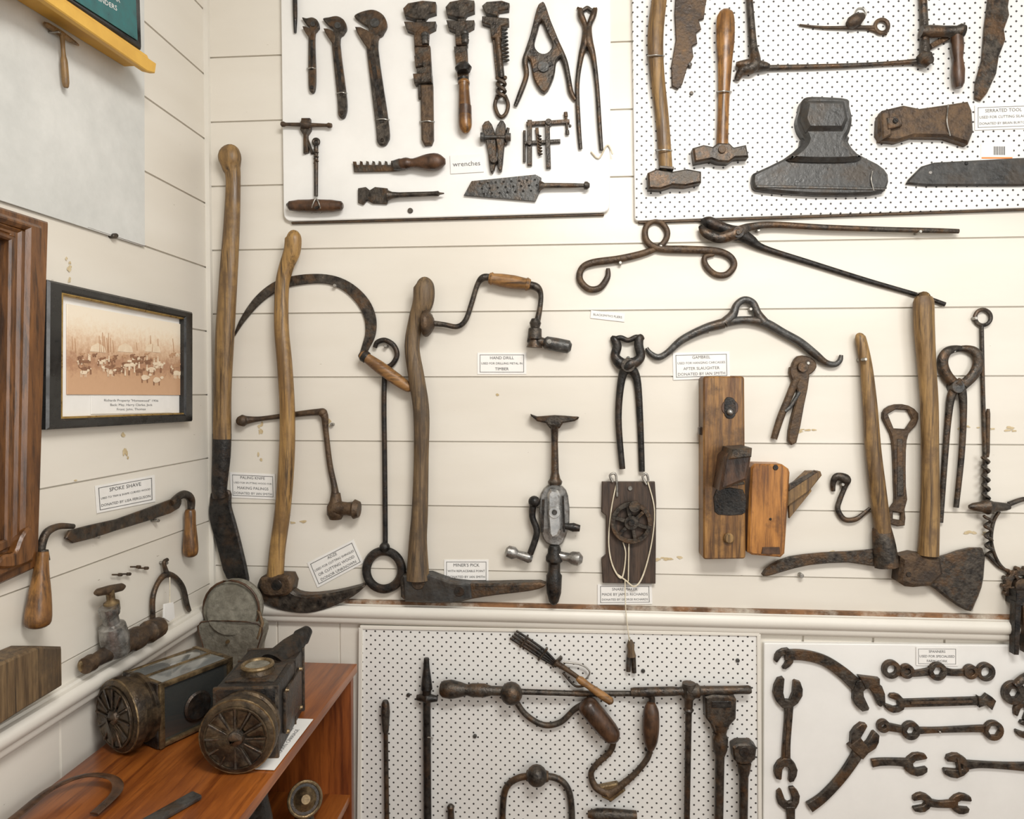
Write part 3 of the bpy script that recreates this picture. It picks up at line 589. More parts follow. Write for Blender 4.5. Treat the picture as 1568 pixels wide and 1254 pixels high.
t.helix(1509,700,1510,770,5,5,2.4,'iron'); t.lathe(1484,776,1546,776,[(0,3),(.1,6),(.3,8),(.45,12),(.6,8),(.9,6),(1,4)],'iron',.003); t.ball(1511,775,10,'iron',.002)
t.helix(1512,790,1515,850,5,4,2.4,'iron'); t.tube([(1545,772,4),(1570,764,3.5),(1590,770,3.5)],4,'iron'); t.tube([(1530,783,2.5),(1521,800,2.5),(1518,830,2.5),(1528,860,2.5),(1545,876,2.5),(1568,880,2.5)],3,'iron',.004); t.tube([(1512,850,2.5),(1530,868,2.5),(1545,874,2.5)],3,'iron'); t.nail(1495,487); t.done()
t=T('ratchet_tool')
t.disc(1566,898,26,.012,'iron',.004,17,28); 
for k in range(14):
    a=k*math.pi/7; t.disc(1566+27*math.cos(a),898+27*math.sin(a),3.5,.012,'iron',.004,n=8)
t.disc(1566,898,11,.02,'rust',.002); 
for a in range(5): t.bar(1566,898,2.5,1566+20*math.cos(a*1.257+.4),898+20*math.sin(a*1.257+.4),2.5,.014,'iron',.004)
t.bar(1560,922,5,1557,1003,3.5,.020,'black',.022); t.bar(1570,922,4,1574,1000,4,.020,'iron',.022); t.plate(Rr(1556,905,1576,928),.04,'black',.002); t.done()
t=T('hand_drill')
t.plate([(812,634),(822,638),(849,636),(878,638),(887,639),(880,645),(862,648),(857,656),(842,656),(836,648),(822,645)],.030,'iron',.004,.004,2)
t.lathe(849,650,850,742,[(0,10),(.06,6),(.3,5),(.8,6),(.9,8),(.95,11),(1,10)],'iron',.008)
t.plate([(838,744),(850,740),(862,746),(870,760),(872,800),(862,832),(850,836),(836,832),(828,815),(825,780),(828,756)],.016,'steel',.004,.004,2)
t.plate([(838,756),(850,750),(858,760),(860,810),(850,824),(840,818)],.030,'bright',.006,.006,2); t.bar(832,765,2,830,815,2,.034,'black'); t.bar(862,760,1.5,864,815,1.5,.034,'black')
t.disc(849,785,9,.04,'bright',0); t.disc(849,785,4,.046,'grey')
t.lathe(862,805,888,809,[(0,5),(.3,5),(.6,7),(1,5)],'black',.012)
t.tube([(818,762,6),(815,790,5),(822,815,5),(812,848,5)],5,'black',.016); t.ball(818,768,9,'black',.012)
t.lathe(774,843,815,856,[(0,4),(.08,9),(.3,10),(.45,6),(.6,7),(.9,8),(1,5)],'steel',.008)
t.lathe(850,850,892,857,[(0,8),(.3,7),(.5,7),(.6,10),(.85,11),(1,5)],'steel',.008)
t.lathe(849,836,848,926,[(0,8),(.05,10),(.12,10),(.18,13),(.25,13),(.3,9),(.45,9),(.5,12),(.8,11),(.95,7),(1,3)],'black',.004); t.disc(849,858,10,.035,'iron'); t.done()
t=T('snare_maker')
t.plate([(922,738),(1003,738),(1005,770),(1004,894),(923,893),(921,856),(928,850),(928,790),(921,784)],.014,'board',.002,.002)
t.disc(967,801,32,.010,'iron',.022,25,32); t.disc(967,801,11,.018,'iron',.016); t.disc(967,801,5,.03,'black',.012)
for k in range(6):
    a=k*math.pi/3+.3; t.bar(967,801,3,967+27*math.cos(a),801+27*math.sin(a),3,.007,'iron',.023)
t.disc(972,776,9,.010,'iron',.034)
t.tube([(938,738),(934,728),(941,725),(944,734),(945,760)],1.8,'wire',.018); t.tube([(990,742),(984,730),(990,726),(993,736)],1.8,'wire',.018)
t.tube([(944,740,1),(936,780,1),(932,830,1),(938,866,1.3),(952,885,1.3),(958,850,1),(954,830,1)],1.2,'string',.018); t.tube([(992,738,1),(1002,780,1),(998,830,1),(985,880,1.3),(972,898,1.3),(957,888,1.3),(946,880,1.2)],1.2,'string',.018)
t.tube([(963,830),(962,890)],1,'string',.018); t.nail(965,748,4,.004); t.done()
t=T('twine_brush'); t.tube([(957,888,.9,.02),(958,930,.8,.034),(961,960,.8,.034),(964,982,.8,.03)],1,'string',.03)
t.lathe(965,980,967,1005,[(0,3),(.3,6),(.6,5),(1,7)],'oldwood',.016); t.tube([(963,1003),(962,1028)],3.5,'grey',.018); t.tube([(970,1003),(971,1030)],3.5,'iron',.018); t.done()
# ================================================================== BOARD 3
t=T('drill_bit_rod',base=BS); t.lathe(590,1073,593,1300,[(0,4),(.02,6),(.08,7),(.2,5),(.22,3.5),(1,4)],'iron'); t.done()
t=T('reamer',base=BS); t.lathe(653,1008,655,1300,[(0,4),(.05,5),(.1,7),(.16,9),(.17,7),(.2,6),(1,6)],'black'); t.lathe(638,1068,670,1070,[(0,4),(.3,6),(.5,9),(.7,6),(1,4)],'black',.002); t.wrap(655,1130,7,.024); t.done()
t=T('bit_brace',base=BS)
t.lathe(674,1055,880,1062,[(0,8),(.02,12),(.08,14),(.15,11),(.2,8),(.24,10),(.33,10),(.38,7),(.48,7),(.5,4.5),(1,4)],'iron',.002)
t.ball(783,1062,17,'iron',.002); t.ball(783,1062,8,'grey',.03)
t.tube([(790,1074,4.5),(806,1095,4.5),(832,1110,4.5),(858,1106,4.5),(880,1086,4.5),(896,1078,5.5)],5,'iron',.004)
t.lathe(894,1074,944,1134,[(0,8),(.06,14),(.2,16),(.6,16),(.85,14),(.95,10),(1,6)],'darkwood',.002,sm=2)
t.tube([(940,1132,4.5),(935,1150,4.5),(912,1172,4.5),(905,1186,4.5),(912,1205,5.5),(930,1214,6.5)],5,'rust',.004)
t.tube([(930,1216,7),(948,1205,5.5),(972,1185,4.5),(992,1160,4.5),(996,1140,4.5)],5,'rust',.004); t.plate([(915,1206),(945,1200),(958,1212),(936,1229),(922,1222)],.014,'brassring',.004,.003)
t.lathe(997,1076,996,1148,[(0,6),(.08,9),(.2,12),(.5,13),(.8,11),(.95,7),(1,5)],'darkwood',.002,sm=2); t.lathe(880,1062,990,1062,[(0,4.5),(1,4)],'iron',.006); t.tube([(985,1062,5),(997,1066,5),(998,1080,5)],5,'iron',.006); t.done()
t=T('hoof_pick_tool',base=BS)
for k in range(4):
    t.tube([(781+k*3.2,977-k*3.6,1.8),(803+k*3.4,991-k*3.4,2),(828+k*3,1007-k*2.8,2),(852+k,1021-k,1.8)],1.8,'black',.004+.0015*k,flat=.7)
t.bar(796,992,1.3,808,976,1.3,.013,'iron'); t.bar(824,1012,1.3,838,994,1.3,.014,'iron'); t.bar(846,1022,2,860,1008,2,.015,'iron')
t.tube([(850,1014,5),(866,1024,4),(886,1038,3.5)],4,'rust',.008); t.tube([(862,1014,1.3),(890,1018,1.3),(903,1030,1.3),(893,1044,1.3)],1.2,'wire',.012); t.tube([(862,1030,1.8),(880,1050,1.8),(896,1050,1.8)],1.8,'iron',.01)
t.lathe(884,1038,938,1076,[(0,4),(.1,6),(.3,5),(.7,6.5),(.95,6),(1,3)],'woodh',.028); t.done()
t=T('tap_wrench',base=BS); t.lathe(966,1060,1150,1056,[(0,6),(.03,7),(.35,7),(.4,6),(.44,7),(.46,11),(.56,11),(.58,7),(.9,6),(.98,6.5),(1,5)],'iron',.003)
t.lathe(1055,1046,1051,1300,[(0,10),(.08,11),(.1,7),(.15,6),(.16,8),(.18,5),(1,4.5)],'iron',.004); t.done()
t=T('socket_wrench',base=BS)
t.plate([(1080,1068),(1092,1065),(1116,1066),(1128,1072),(1127,1102),(1118,1112),(1112,1125),(1094,1125),(1090,1112),(1081,1100)],.034,'iron',.001,.004,1); t.plate(Rr(1090,1074,1120,1084),.036,'black',0,.001)
t.lathe(1103,1108,1100,1300,[(0,12),(.08,9),(.12,12),(.2,11),(.26,7),(1,6.5)],'iron',.004); t.done()
t=T('socket_wrench',base=BS)
t.plate([(1122,1145),(1130,1140),(1152,1140),(1159,1146),(1157,1164),(1146,1172),(1133,1172),(1124,1164)],.032,'iron',.001,.004,1); t.disc(1140,1152,8,.034,'black'); t.lathe(1139,1168,1138,1300,[(0,11),(.1,9),(.15,7),(1,6)],'iron',.004); t.done()
t=T('bit_brace',base=BS); t.tube([(769,1300),(770,1235),(776,1205),(795,1191),(822,1188)],5,'iron'); t.tube([(822,1188),(850,1191),(868,1205),(875,1235),(876,1300)],5,'iron'); t.ball(822,1188,16,'iron',.002); t.lathe(806,1188,840,1189,[(0,7),(.3,11),(.5,13),(.7,11),(1,7)],'rust',.002)
t.done()
t=T('drill_chuck',base=BS); t.lathe(690,1232,692,1300,[(0,3),(.05,6),(.1,5),(1,6)],'iron'); t.done()
t=T('bit_holder',base=BS); t.lathe(900,1247,975,1249,[(0,5),(.2,9),(.5,9),(1,7)],'iron'); t.ball(924,1246,8); t.done()
t=T('board_screw',base=BS)
for p in ((625,1065),(727,1128),(985,1028),(990,1148),(1130,1012)): t.disc(*p,3,.004,'grey')
t.done()
# ================================================================== BOARD 4
def swept(t,pts,th=.008,m='iron',o=.002,sm=6,bev=.0015):
    q=catmull(pts,sm); a=[];b=[]
    for i in range(len(q)):
        p=q[max(0,i-1)];n=q[min(len(q)-1,i+1)];dx,dy=n[0]-p[0],n[1]-p[1];L=math.hypot(dx,dy) or 1;x,y,r=q[i];a.append((x-dy/L*r,y+dx/L*r));b.append((x+dy/L*r,y-dx/L*r))
    t.plate(a+b[::-1],th,m,o,bev)
t=T('curved_spanner',base=BS); swept(t,[(1202,1004,8),(1230,1004,8),(1262,1012,8),(1290,1030,9),(1312,1050,10),(1322,1060,9)]); t.jaw(1202,1008,125,15); t.jaw(1330,1064,65,25,.012,deep=.3,slot=.7); t.plate([(1316,1036),(1348,1040),(1348,1052),(1326,1056)],.0155,'iron',0,.002); t.done()
label('spanners_label',[(1403,991),(1467,991),(1467,1020),(1403,1019)],['SPANNERS','USED FOR SPECIALISED','FARM WORK'],base=BS)
t=T('ring_spanner',base=BS); swept(t,[(1376,1029,7),(1400,1032,5),(1424,1029,6)],.006); swept(t,[(1449,1029,6),(1465,1031,5),(1500,1029,6)],.006)
t.disc(1366,1026,14,.011,'iron',.001,7); t.disc(1390,1029,11,.011,'iron',.001,5); t.disc(1437,1029,14,.011,'iron',.001,7.5,hexa=True); t.disc(1488,1030,11,.011,'iron',.001,5); t.disc(1511,1030,14,.011,'iron',.001,8); t.done()
t=T('flat_spanner',base=BS); t.bar(1375,1078,6,1505,1074,6,.008); t.jaw(1372,1078,200,15,deep=.2); t.plate([(1498,1066),(1505,1070),(1512,1063),(1520,1068),(1526,1074),(1520,1088),(1512,1080),(1500,1084)],.0105,'iron',.002); t.bar(1395,1077,2,1490,1075,2,.012,'rust'); t.done()
t=T('ring_spanner',base=BS); swept(t,[(1360,1114,6),(1388,1119,5)],.008); swept(t,[(1406,1120,5),(1440,1119,4),(1500,1117,5),(1512,1118,6)],.008); t.disc(1354,1113,10,.011,'iron',.001,3.5); t.disc(1396,1120,14,.011,'iron',.001,7,hexa=True); t.disc(1523,1120,15,.011,'iron',.001,9,hexa=True); t.nail(1440,1122,2); t.done()
t=T('double_ended_spanner',base=BS); swept(t,[(1209,1074,7),(1208,1100,6),(1205,1140,6),(1204,1172,7)],.009); t.jaw(1207,1062,-85,23,.011,deep=.35,slot=.75); t.jaw(1204,1180,95,18,.011,slot=.75); t.bar(1208,1085,2.5,1205,1160,2.5,.013,'rust'); t.done()
t=T('monkey_wrench',base=BS); swept(t,[(1240,1238,8),(1262,1222,7),(1290,1192,7),(1312,1160,8),(1322,1140,9)],.010); t.jaw(1324,1134,-60,22,.013,deep=.3,slot=.7); t.plate([(1300,1144),(1318,1130),(1334,1150),(1322,1164)],.0165,'rust',0,.002); t.done()
t=T('open_ended_spanner',base=BS); swept(t,[(1336,1170,6),(1350,1168,5.5),(1375,1168,5.5),(1396,1170,7)],.008); t.jaw(1404,1172,-10,18,slot=.8); t.done()
t=T('double_ended_spanner',base=BS); swept(t,[(1476,1173,8),(1500,1172,5),(1540,1174,5),(1580,1176,7)],.008); t.jaw(1466,1174,185,19,.010,slot=.75,deep=.35); t.bar(1468,1162,2,1472,1188,2,.014,'rust'); t.done()
t=T('open_ended_spanner',base=BS); t.jaw(1208,1224,-110,18,slot=.75); swept(t,[(1211,1236,7),(1212,1260,6),(1214,1300,7)],.008); t.done()
t=T('double_ended_spanner',base=BS); swept(t,[(1422,1230,6),(1440,1233,5),(1464,1232,6)],.008); t.jaw(1413,1230,170,15,slot=.75); t.jaw(1472,1232,5,16,slot=.75); t.done()
t=T('ring_spanner',base=BS); t.disc(1554,1062,18,.011,'iron',.001,8,hexa=True); t.jaw(1568,1088,110,14); t.tube([(1554,1050,6),(1572,1036,6),(1600,1030,6)],6,'iron'); t.done()
t=T('open_ended_spanner',base=BS); t.jaw(1572,1118,200,14); t.bar(1578,1118,5,1640,1120,5); t.done()
# ================================================================== LEFT WALL
t=T('hanging_chart','L'); t.plate([(-160,-260),(221,-70),(222,378),(-160,255)],.003,'paper',.003,.0005); t.tube([(-160,252),(40,316),(140,350),(222,377)],.8,'darkwood',.004); t.disc(178,361,4,.012,'iron',0); t.done()
t=T('hanging_gimlet','L',.007); t.lathe(68,35,120,69,[(0,2),(.1,4),(.5,5),(.9,3),(1,1.5)],'wood',.004); t.lathe(95,54,101,134,[(0,4),(.2,3),(.4,3.5),(.5,5),(.9,5),(1,3)],'wood',.006,sm=2); t.nail(92,48,2.5,.004); t.done()
t=T('yellow_shelf','L',.0075); t.plate([(-60,-92),(60,-26),(240,97),(238,112),(226,109),(60,-6),(-60,-66)],.012,'yellow',.060,.002); t.plate([(-40,-90),(60,-30),(226,84),(232,100),(60,-14),(-40,-70)],.060,'yellow',.0,.002); t.done()
t=T('advertising_tin','L',.012); t.plate([(84,-90),(214,-60),(218,76),(96,-4)],.050,'blackpaint',.006,.004); t.done()
label('tin_sign',[(108,-80),(206,-52),(211,62),(112,-2)],['','','LEVIATHAN','SHEEP SHEAR','GRINDERS',''],'L',.068,m='teal',ink='card',border=False)
o=bpy.data.objects['tin_sign']; p=bpy.data.objects['advertising_tin']; o.parent=p; o.matrix_parent_inverse=Matrix.Translation(-p.location)
t=T('wooden_mirror_frame','L')
t.plate([(-170,262),(76,340),(60,868),(-170,975)],.018,'framewood',.002,.004,0,[[(-140,306),(14,360),(8,830),(-140,905)]])
t.plate([(-164,272),(68,346),(54,860),(-164,964)],.028,'framewood',.002,.006,0,[[(-150,292),(44,352),(34,846),(-150,930)]])
t.plate([(-158,282),(42,352),(33,848),(-158,940)],.022,'framewood',.002,.005,0,[[(-146,302),(30,357),(22,840),(-146,920)]])
t.plate([(-150,298),(26,362),(18,838),(-150,918)],.026,'framewood',.002,.003,0,[[(-140,312),(16,368),(9,826),(-140,900)]])
t.plate([(-145,308),(14,362),(8,830),(-145,900)],.006,'mirror',.002,.001)
t.plate([(50,858),(20,870),(-6,868),(8,850),(24,846),(34,822),(48,806),(56,830)],.034,'framewood',.002,.004,3)
t.done()
t=T('framed_photograph','L')
t.plate([(75,428),(296,478),(296,645),(73,658)],.022,'blackpaint',.002,.004,0,[[(97,448),(284,487),(284,634),(96,641)]])
t.plate([(91,442),(287,484),(287,637),(90,646)],.017,'gold',.003,.002,0,[[(98,452),(282,489),(282,632),(97,638)]])
t.plate([(95,448),(284,487),(284,634),(95,641)],.006,'card',.002,.0005); t.done()
t=T('sepia_photograph','L'); t.plate([(103,465),(281,497),(281,605),(103,604)],.0016,'photo',.009,.0003); ph=t.done()
t=T('photo_scene','L')
def blob(x,y,w,h,m,o=.0112):
    t.plate([(x+w*random.uniform(.75,1.2)*math.cos(a),y+h*random.uniform(.75,1.2)*math.sin(a)) for a in [i*math.pi/3.5 for i in range(7)]],.0002,m,o,.0001,2)
for i in range(16):
    x=random.uniform(108,276); y0=random.uniform(505,520)+(x-108)*.06; t.bar(x,y0,.3,x+random.uniform(-2,2),538+random.uniform(-3,3),.6,.0002,'sep3',.0112,.0001)
for i in range(3): x=150+i*42; t.plate([(x-12,538),(x-10,530),(x,525),(x+10,531),(x+12,540)],.0002,'sep1',.0113,.0001)
for i in range(44):
    x=random.uniform(112,274); y=random.uniform(541,572); k=.75+(y-541)/32; m=random.choice(['sep1','sep1','sep2','sep3','sep2'])
    blob(x,y,4*k,2*k,m,.0115); blob(x+4.5*k,y-1.6*k,1.4*k,1.2*k,m,.0116)
    for dx in (-2.6,-1.4,1.6,2.8): t.bar(x+dx*k,y+k,.35,x+dx*k,y+4.6*k,.35,.0002,m,.0114,.0001)
for x,y in ((232,566),(240,582),(222,578)): blob(x,y,7,4,'sep1',.0117); blob(x+8,y-4,2.6,2.4,'sep1',.0118); t.bar(x-4,y,.8,x-4,y+8,.7,.0002,'sep2',.0116,.0001); t.bar(x+4,y,.8,x+4,y+8,.7,.0002,'sep2',.0116,.0001)
for i in range(22):
    x=random.uniform(114,272); y=random.uniform(544,572); t.bar(x,y-3,.9,x,y+4,1.2,.0002,random.choice(['sep2','sep1']),.0117,.0001); blob(x,y-4.4,1,1.1,'sep1',.0118)
for x in (125,206): t.disc(x,560,4.5,.0002,'sep2',.0117,3.6,16); t.bar(x-4,553,2,x+14,554,2,.0002,'sep2',.0117,.0001)
cat=t.done()
lb=label('photo_caption',[(140,606),(262,608),(262,632),(140,634)],['Richards Property "Homewood" 1906','Back: May, Harry Clarke, Jack','Front: John, Thomas'],'L',.008,border=False)
par=bpy.data.objects['framed_photograph']
for o in (ph,cat,lb):
    o.parent=par; o.matrix_parent_inverse=Matrix.Translation(-par.location)
label('spokeshave_label',[(146,744),(237,727),(238,768),(149,786)],['SPOKE SHAVE','USED TO TRIM & SHAPE CURVED WOOD','DONATED BY LISA FERGUSON'],'L')
t=T('drawknife','L')
t.plate([(108,812),(180,795),(262,765),(276,762),(278,772),(262,786),(180,812),(112,832)],.005,'iron',.012,.0015,2)
t.tube([(112,806,4),(90,806,5),(72,815,6),(64,835,6),(64,855,5)],5,'iron',.010); t.tube([(262,770,5),(280,757,6),(292,764,6),(292,785,5)],5,'iron',.010)
t.lathe(65,845,57,962,[(0,8),(.05,9),(.12,9),(.3,11),(.55,15),(.85,18),(.96,16),(1,8)],'handle',.004,sm=2); t.lathe(291,780,292,853,[(0,6),(.06,8),(.3,8),(.6,10),(.85,11),(.96,9),(1,4)],'handle',.004,sm=2)
t.lathe(66,842,65,858,[(0,7),(1,10)],'iron',.006); t.nail(243,797); t.nail(152,822); t.done()
t=T('pipe_tap_fitting','L')
t.lathe(146,908,190,898,[(0,3),(.1,6),(.5,7),(.9,6),(1,3)],'rust',.02); t.lathe(168,903,172,935,[(0,6),(.5,6),(.6,11),(1,11)],'brassring',.016); t.lathe(166,930,180,1000,[(0,14),(.15,14),(.2,11),(.35,11),(.4,18),(.7,20),(1,17)],'steel',.008)
t.lathe(130,1020,180,992,[(0,12),(.2,13),(.25,10),(1,14)],'rust',.01); t.lathe(180,992,243,960,[(0,16),(.3,14),(.35,17),(.5,17),(.55,13),(.7,13),(.75,17),(1,15)],'rust',.008); t.ring(132,1019,9,4,'brassring',.014); t.done()
t=T('iron_shackle','L'); t.tube([(234,948,4),(234,915,4),(242,892,4),(254,880,5),(268,884,4),(280,900,4),(286,925,4),(290,935,3)],5,'iron',.006); t.tube([(256,880,4),(251,862,3),(256,857,3)],4,'iron',.01); t.plate([(252,925),(266,922),(268,946),(260,952),(251,946)],.003,'card',.03,.0005); t.tube([(260,884),(260,924)],.8,'string',.03); t.nail(256,862); t.done()
t=T('wall_nails','L')
for x,y in ((172,880),(185,879),(200,868),(212,870)): t.lathe(x,y,x+14,y,[(0,1.2),(.7,1.2),(.72,2.5),(1,2.5)],'rust',.006)
t.done()
t=T('weathered_timber_block','L'); t.plate([(-60,1042),(60,990),(96,990),(97,1050),(40,1085),(-60,1150)],.05,'oldwood',.002,.004); t.done()
# ================================================================== CABINET
ZT=CAM.z-.700; X0=XL+.032; X1=-.53; Y1=D-.045; Y0=.45; H=.022
t=T('wooden_cabinet','W')
t.box3(((X0+X1)/2,(Y0+Y1)/2,ZT-H/2),(X1-X0,Y1-Y0,H),'mahog',bev=.002)
for y in (Y1-.012,Y0+.012): t.box3(((X0+X1)/2-.004,y,(ZT-H)/2),(X1-X0-.012,.022,ZT-H),'mahogv',bev=.001)
t.box3((X0+.006,(Y0+Y1)/2,(ZT-H)/2),(.01,Y1-Y0-.03,ZT-H),'mahogv')
for z in (.08,ZT-.34): t.box3(((X0+X1)/2-.004,(Y0+Y1)/2,z),(X1-X0-.02,Y1-Y0-.04,.02),'mahog',bev=.001)
t.done()
def lampbox(name,c,yaw,L,W,Hh,glass,r):
    t=T(name,'W'); R=Matrix.Rotation(yaw,3,'Z'); c=Vector(c)
    def g(x,y,z): return c+R@Vector((x,y,z))
    def lathe3(a,b,prof,m,seg=32):
        a=g(*a);b=g(*b); t.tube3([a+(b-a)*q for q,_ in prof],[w for _,w in prof],m,1,Vector((.01,.02,1)) if abs((b-a).normalized().z)<.9 else Vector((1,0,0)),seg)
    lathe3((0,-.004,0),(0,.05,0),[(0,.012),(0,r*.78),(.06,r*.80),(.07,r*.90),(.14,r*.98),(.25,r),(.45,r),(.5,r*.9),(.8,r*.88),(.85,r*.94),(1,r*.94)],'brass')
    for k in range(12):
        a=2*math.pi*k/12
        p0=g(math.cos(a)*.018,-.007,math.sin(a)*.018); p1=g(math.cos(a)*r*.78,-.007,math.sin(a)*r*.78)
        t.tube3([p0,p1],[.0012,.0024],'iron',.8,R@Vector((0,1,0)),6)
        b=a+.26; t.tube3([g(math.cos(b)*.022,-.005,math.sin(b)*.022),g(math.cos(b)*r*.74,-.005,math.sin(b)*r*.74)],[.002,.010],'brass',.18,R@Vector((0,1,0)),6)
    for rr,w in ((r*.80,.0022),(r*.96,.0022)):
        t.tube3([g(rr*math.cos(a),-.004+(.008 if rr>r*.9 else 0),rr*math.sin(a)) for a in [2*math.pi*k/32 for k in range(32)]],[w]*32,'brassring' if rr>r*.9 else 'brass',1,R@Vector((0,1,0)),6,True)
    lathe3((0,-.012,0),(0,.0,0),[(0,.006),(.3,.013),(1,.016)],'iron')
    bz=Hh/2-r+.0015
    def bx(x,y,z,sx,sy,sz,m,bev=.002): t.box3(g(x,y,z),(sx,sy,sz),m,yaw,bev=bev)
    if not glass:
        bx(0,.05+L/2,bz,W,L,Hh,'black',.006)
        bx(0,.055,bz,W+.006,.008,Hh+.002,'iron'); bx(0,.045+L,bz,W+.006,.008,Hh+.002,'iron'); bx(0,.05+L*.66,bz,W+.003,.004,Hh+.001,'iron',.001)
        zt=bz+Hh/2
        bx(0,.05+L*.34,zt+.001,W*.82,L*.42,.004,'iron',.001)
        lathe3((0,.05+L*.36,zt-.002),(0,.05+L*.36,zt+.014),[(0,.034),(.3,.033),(.6,.030),(1,.028)],'brass')
        t.tube3([g(.028*math.cos(a),.05+L*.36+.028*math.sin(a),zt+.015) for a in [2*math.pi*k/28 for k in range(28)]],[.0045]*28,'brassring',1,Vector((0,0,1)),8,True)
        lathe3((0,.05+L*.36,zt+.0142),(0,.05+L*.36,zt+.0148),[(0,.024),(1,.024)],'canvas')
        lathe3((.01,L-.01,zt-.02),(.055,L+.10,zt+.020),[(0,.034),(.5,.026),(.75,.018),(.8,.020),(1,.012)],'black')
        bx(-W/2-.004,.05+L*.5,bz,.01,L*.7,.05,'iron'); bx(W/2+.003,.05+L*.5,bz,.006,L*.6,Hh*.6,'iron')
        for yy in (.25,.75):
            for zz in (-.3,.3): lathe3((W/2+.004,.05+L*yy,bz+Hh*zz),(W/2+.010,.05+L*yy,bz+Hh*zz),[(0,.005),(1,.003)],'brassring',12)
    else:
        for sx in (-1,1):
            for sz in (-1,1): bx(sx*W/2,.05+L/2,bz+sz*(Hh/2-.0055),.009,L,.009,'brassring')
            for yy in (.055,.045+L): bx(sx*W/2,yy,bz,.011,.011,Hh,'brassring')
        for sz in (-1,1):
            for yy in (.055,.045+L): bx(0,yy,bz+sz*(Hh/2-.0055),W,.011,.011,'brassring')
        bx(0,.05+L/2,bz,W-.004,L-.01,Hh-.008,'lampglass',.001)
        bx(0,.05+L/2,bz+Hh/2-.004,W*.88,L*.9,.004,'topglass',.0005); bx(0,.05+L/2,bz+Hh/2-.001,.006,L*.9,.004,'brassring',.0005)
        bx(0,.05+L,bz,W*.9,.012,Hh*.9,'black'); bx(0,.05,bz,W,.006,Hh,'black')
        lathe3((0,L+.05,bz),(0,L+.08,bz),[(0,.05),(.3,.05),(.5,.03),(1,.028)],'iron')
        lathe3((W/2,.05+L*.5,bz-.01),(W/2+.007,.05+L*.5,bz-.01),[(0,.028),(.5,.03),(1,.026)],'black',24)
    return t.done()
lampbox('carriage_lamp',(-.594,1.185,ZT+.071),.13,.205,.116,.137,False,.070)
lampbox('carriage_lamp',(-.862,1.240,ZT+.073),-.46,.165,.116,.128,True,.072)
t=T('canvas_pouch','W'); c=Vector((-.836,1.660,ZT+.152))
def disc3(c,r,th,m,sq=1,n=Vector((.15,-1,.18))):
    n=n.normalized(); t.tube3([c-n*th,c-n*th*.7,c+n*th*.3,c+n*th],[r*.9,r,r,r*.86],m,sq,Vector((0,0,1)),30)
disc3(c,.073,.012,'canvas'); disc3(c+Vector((.004,-.015,-.0)),.062,.004,'canvas')
pts=[(-.072,-.03),(.074,-.03),(.074,-.09),(.055,-.145),(-.05,-.150),(-.068,-.09)]
pts=catmull(pts,4,True)
A=[c+Vector((x,-.022-.01*math.cos(x*20),z)) for x,z in pts]; B=[c+Vector((x,.016,z)) for x,z in pts]
N=len(A); t.add(A+B,[list(range(N)),list(range(N,2*N))[::-1]]+[[i,(i+1)%N,N+(i+1)%N,N+i] for i in range(N)],'canvas')
t.tube3([c+Vector((.073*math.cos(a),-.012,.073*math.sin(a))) for a in [k*math.pi/12 for k in range(-2,15)]],[.0028]*17,'darkwood')
t.tube3([A[i]+Vector((0,-.001,0)) for i in range(N)],[.0016]*N,'darkwood',closed=True)
t.tube3([c+Vector((.07,-.01,.0)),c+Vector((.085,-.02,-.03)),c+Vector((.072,-.02,-.07))],[.004]*3,'oldwood'); t.tube3([c+Vector((0,-.03,-.075)),c+Vector((0,-.036,-.075))],[.005,.004],'brassring',n=Vector((0,0,1))); t.done()
def tabcard(name,q,lines):
    t=T(name,'W'); q=[Vector((x,y,ZT+z)) for x,y,z in q]
    up=(q[1]-q[0]).cross(q[3]-q[0]).normalized(); up=up if up.z>0 else -up
    t.add(q+[p+up*.0012 for p in q],[[3,2,1,0],[4,5,6,7],[0,1,5,4],[1,2,6,5],[2,3,7,6],[3,0,4,7]],'card')
    for i,ln in enumerate(lines):
        vs,fs=textmesh(ln); w=max(v[0] for v in vs)-min(v[0] for v in vs); h=.9/w; v0=.25+.25*i
        k=(q[1]-q[0]).length/(q[3]-q[0]).length
        h=min(h,.2/k)
        t.add([q[0]+(q[1]-q[0])*(.5+v[0]*h)-(q[3]-q[0])*(v0-1-v[1]*h*k)*-1+(q[3]-q[0])*0+up*.0016 if False else q[0]+(q[1]-q[0])*(.5+v[0]*h)+(q[3]-q[0])*(v0-v[1]*h*k)+up*.0016 for v in vs],fs,'ink')
    t.done()
tabcard('lamp_label',[(-.590,1.205,.002),(-.590,1.40,.002),(-.532,1.40,.002),(-.532,1.205,.002)],['CARRIAGE LAMPS','USED ON THE HORSE','DRAWN CARRIAGE'])
t=T('leather_strap','W'); pp=catmull([(-.89,.95,ZT+.006),(-.885,1.03,ZT+.012),(-.875,1.09,ZT+.020),(-.84,1.125,ZT+.024),(-.79,1.125,ZT+.022),(-.765,1.10,ZT+.014),(-.770,1.05,ZT+.006)],6)
t.tube3([Vector(p) for p in pp],[.009]*len(pp),'darkwood',.25,Vector((0,.2,1))); t.done()
t=T('steel_blade','W'); t.box3((-.655,1.06,ZT+.006),(.026,.12,.008),'grey',-.45,bev=.003); t.box3((-.70,.97,ZT+.010),(.03,.08,.016),'darkwood',-.45,bev=.005); t.done()
ZS=ZT-.33
t=T('storm_lantern','W')
def v3(x,y,z): return Vector((x,y,ZS+z))
t.tube3([v3(-.64,1.33,z) for z in (.001,.02,.05,.06,.10,.15,.2,.22,.25,.27)],[.05,.055,.055,.03,.04,.045,.035,.04,.03,.012],'black',n=Vector((1,0,0)),seg=20)
t.tube3([v3(-.64,1.33+.07*math.cos(a),.14+.13*math.sin(a)) for a in [k*math.pi/10 for k in range(11)]],[.004]*11,'iron',n=Vector((1,0,0))); t.done()
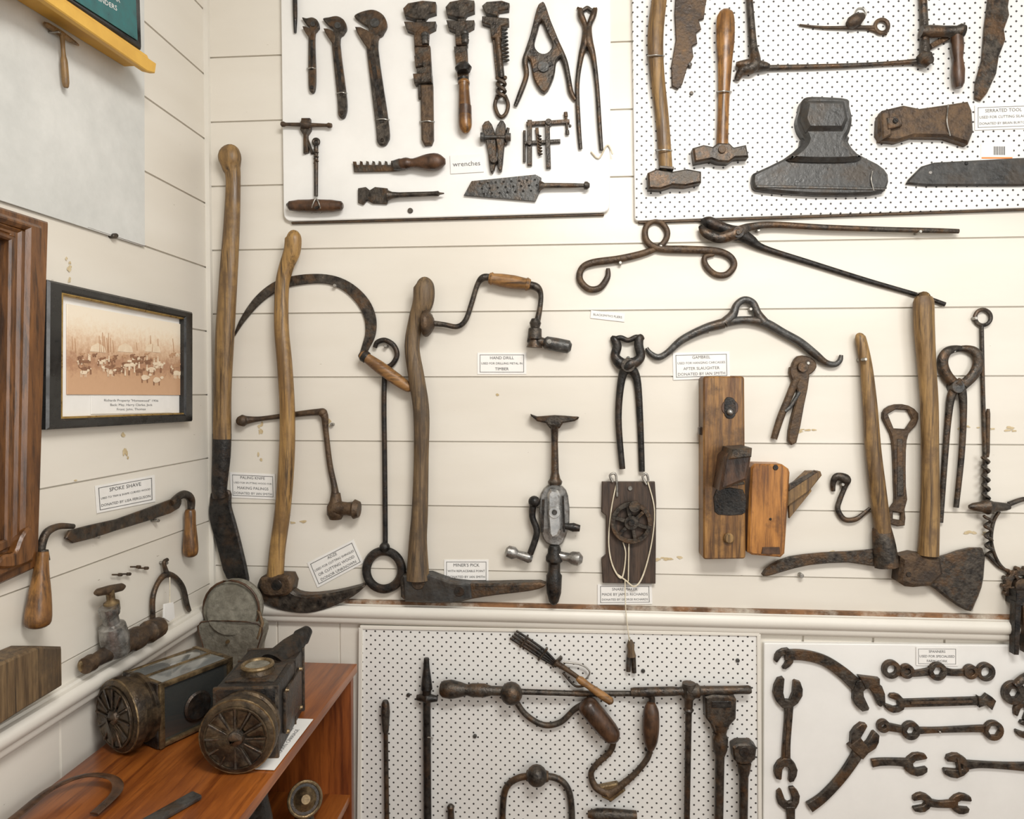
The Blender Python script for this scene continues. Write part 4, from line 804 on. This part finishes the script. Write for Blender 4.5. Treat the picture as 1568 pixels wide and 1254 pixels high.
t=T('lamp_reflector','W')
a=v3(-.60,1.52,.085); d=Vector((.45,-.8,.45)).normalized(); u=d.cross(Vector((0,0,1))).normalized(); w2=u.cross(d)
t.tube3([a-d*.03,a,a+d*.012],[.02,.034,.038],'black',n=Vector((0,0,1)),seg=24)
t.tube3([a+d*.012+u*.036*math.cos(k*math.pi/14)+w2*.036*math.sin(k*math.pi/14) for k in range(28)],[.004]*28,'brassring',1,d,8,True)
t.tube3([a+d*.0125,a+d*.016,a+d*.028],[.026,.022,.010],'brassring',n=Vector((0,0,1)),seg=20)
t.tube3([v3(-.60,1.52,.001),v3(-.60,1.52,.02),a-d*.02],[.035,.025,.015],'iron',n=Vector((1,0,0)),seg=16); t.done()
t=T('tool_tin','W'); t.box3((-.62,1.15,ZS+.05),(.12,.14,.098),'black',.1,bev=.005); t.box3((-.62,1.15,ZS+.108),(.125,.145,.018),'iron',.1,bev=.003); t.done()
# ------------------------------------------------------------------ light
w=bpy.data.worlds.new('World'); S2.world=w; w.use_nodes=True
bg=w.node_tree.nodes['Background']; bg.inputs[0].default_value=(1,.98,.945,1); bg.inputs[1].default_value=.66
def arealight(name,loc,target,size,e,col=(1,.975,.935)):
    l=bpy.data.lights.new(name,'AREA'); l.shape='RECTANGLE'; l.size=size[0]; l.size_y=size[1]; l.energy=e; l.color=col
    o=bpy.data.objects.new(name,l); o.location=loc; o.rotation_euler=(Vector(target)-Vector(loc)).to_track_quat('-Z','Y').to_euler(); S2.collection.objects.link(o)
arealight('ceiling_light',(.45,.1,2.65),(.45,1.3,.9),(.9,.35),37)
arealight('window_light',(1.9,-1.2,1.9),(0,1.7,1.4),(1.2,1.4),27)
# ------------------------------------------------------------------ camera
cd=bpy.data.cameras.new('camera'); cd.lens=24; cd.sensor_width=36; cd.clip_start=.01
co=bpy.data.objects.new('camera',cd); co.location=CAM; co.rotation_euler=(math.pi/2-PITCH,0,YAW); S2.collection.objects.link(co); S2.camera=co
S2.view_settings.view_transform='Standard'
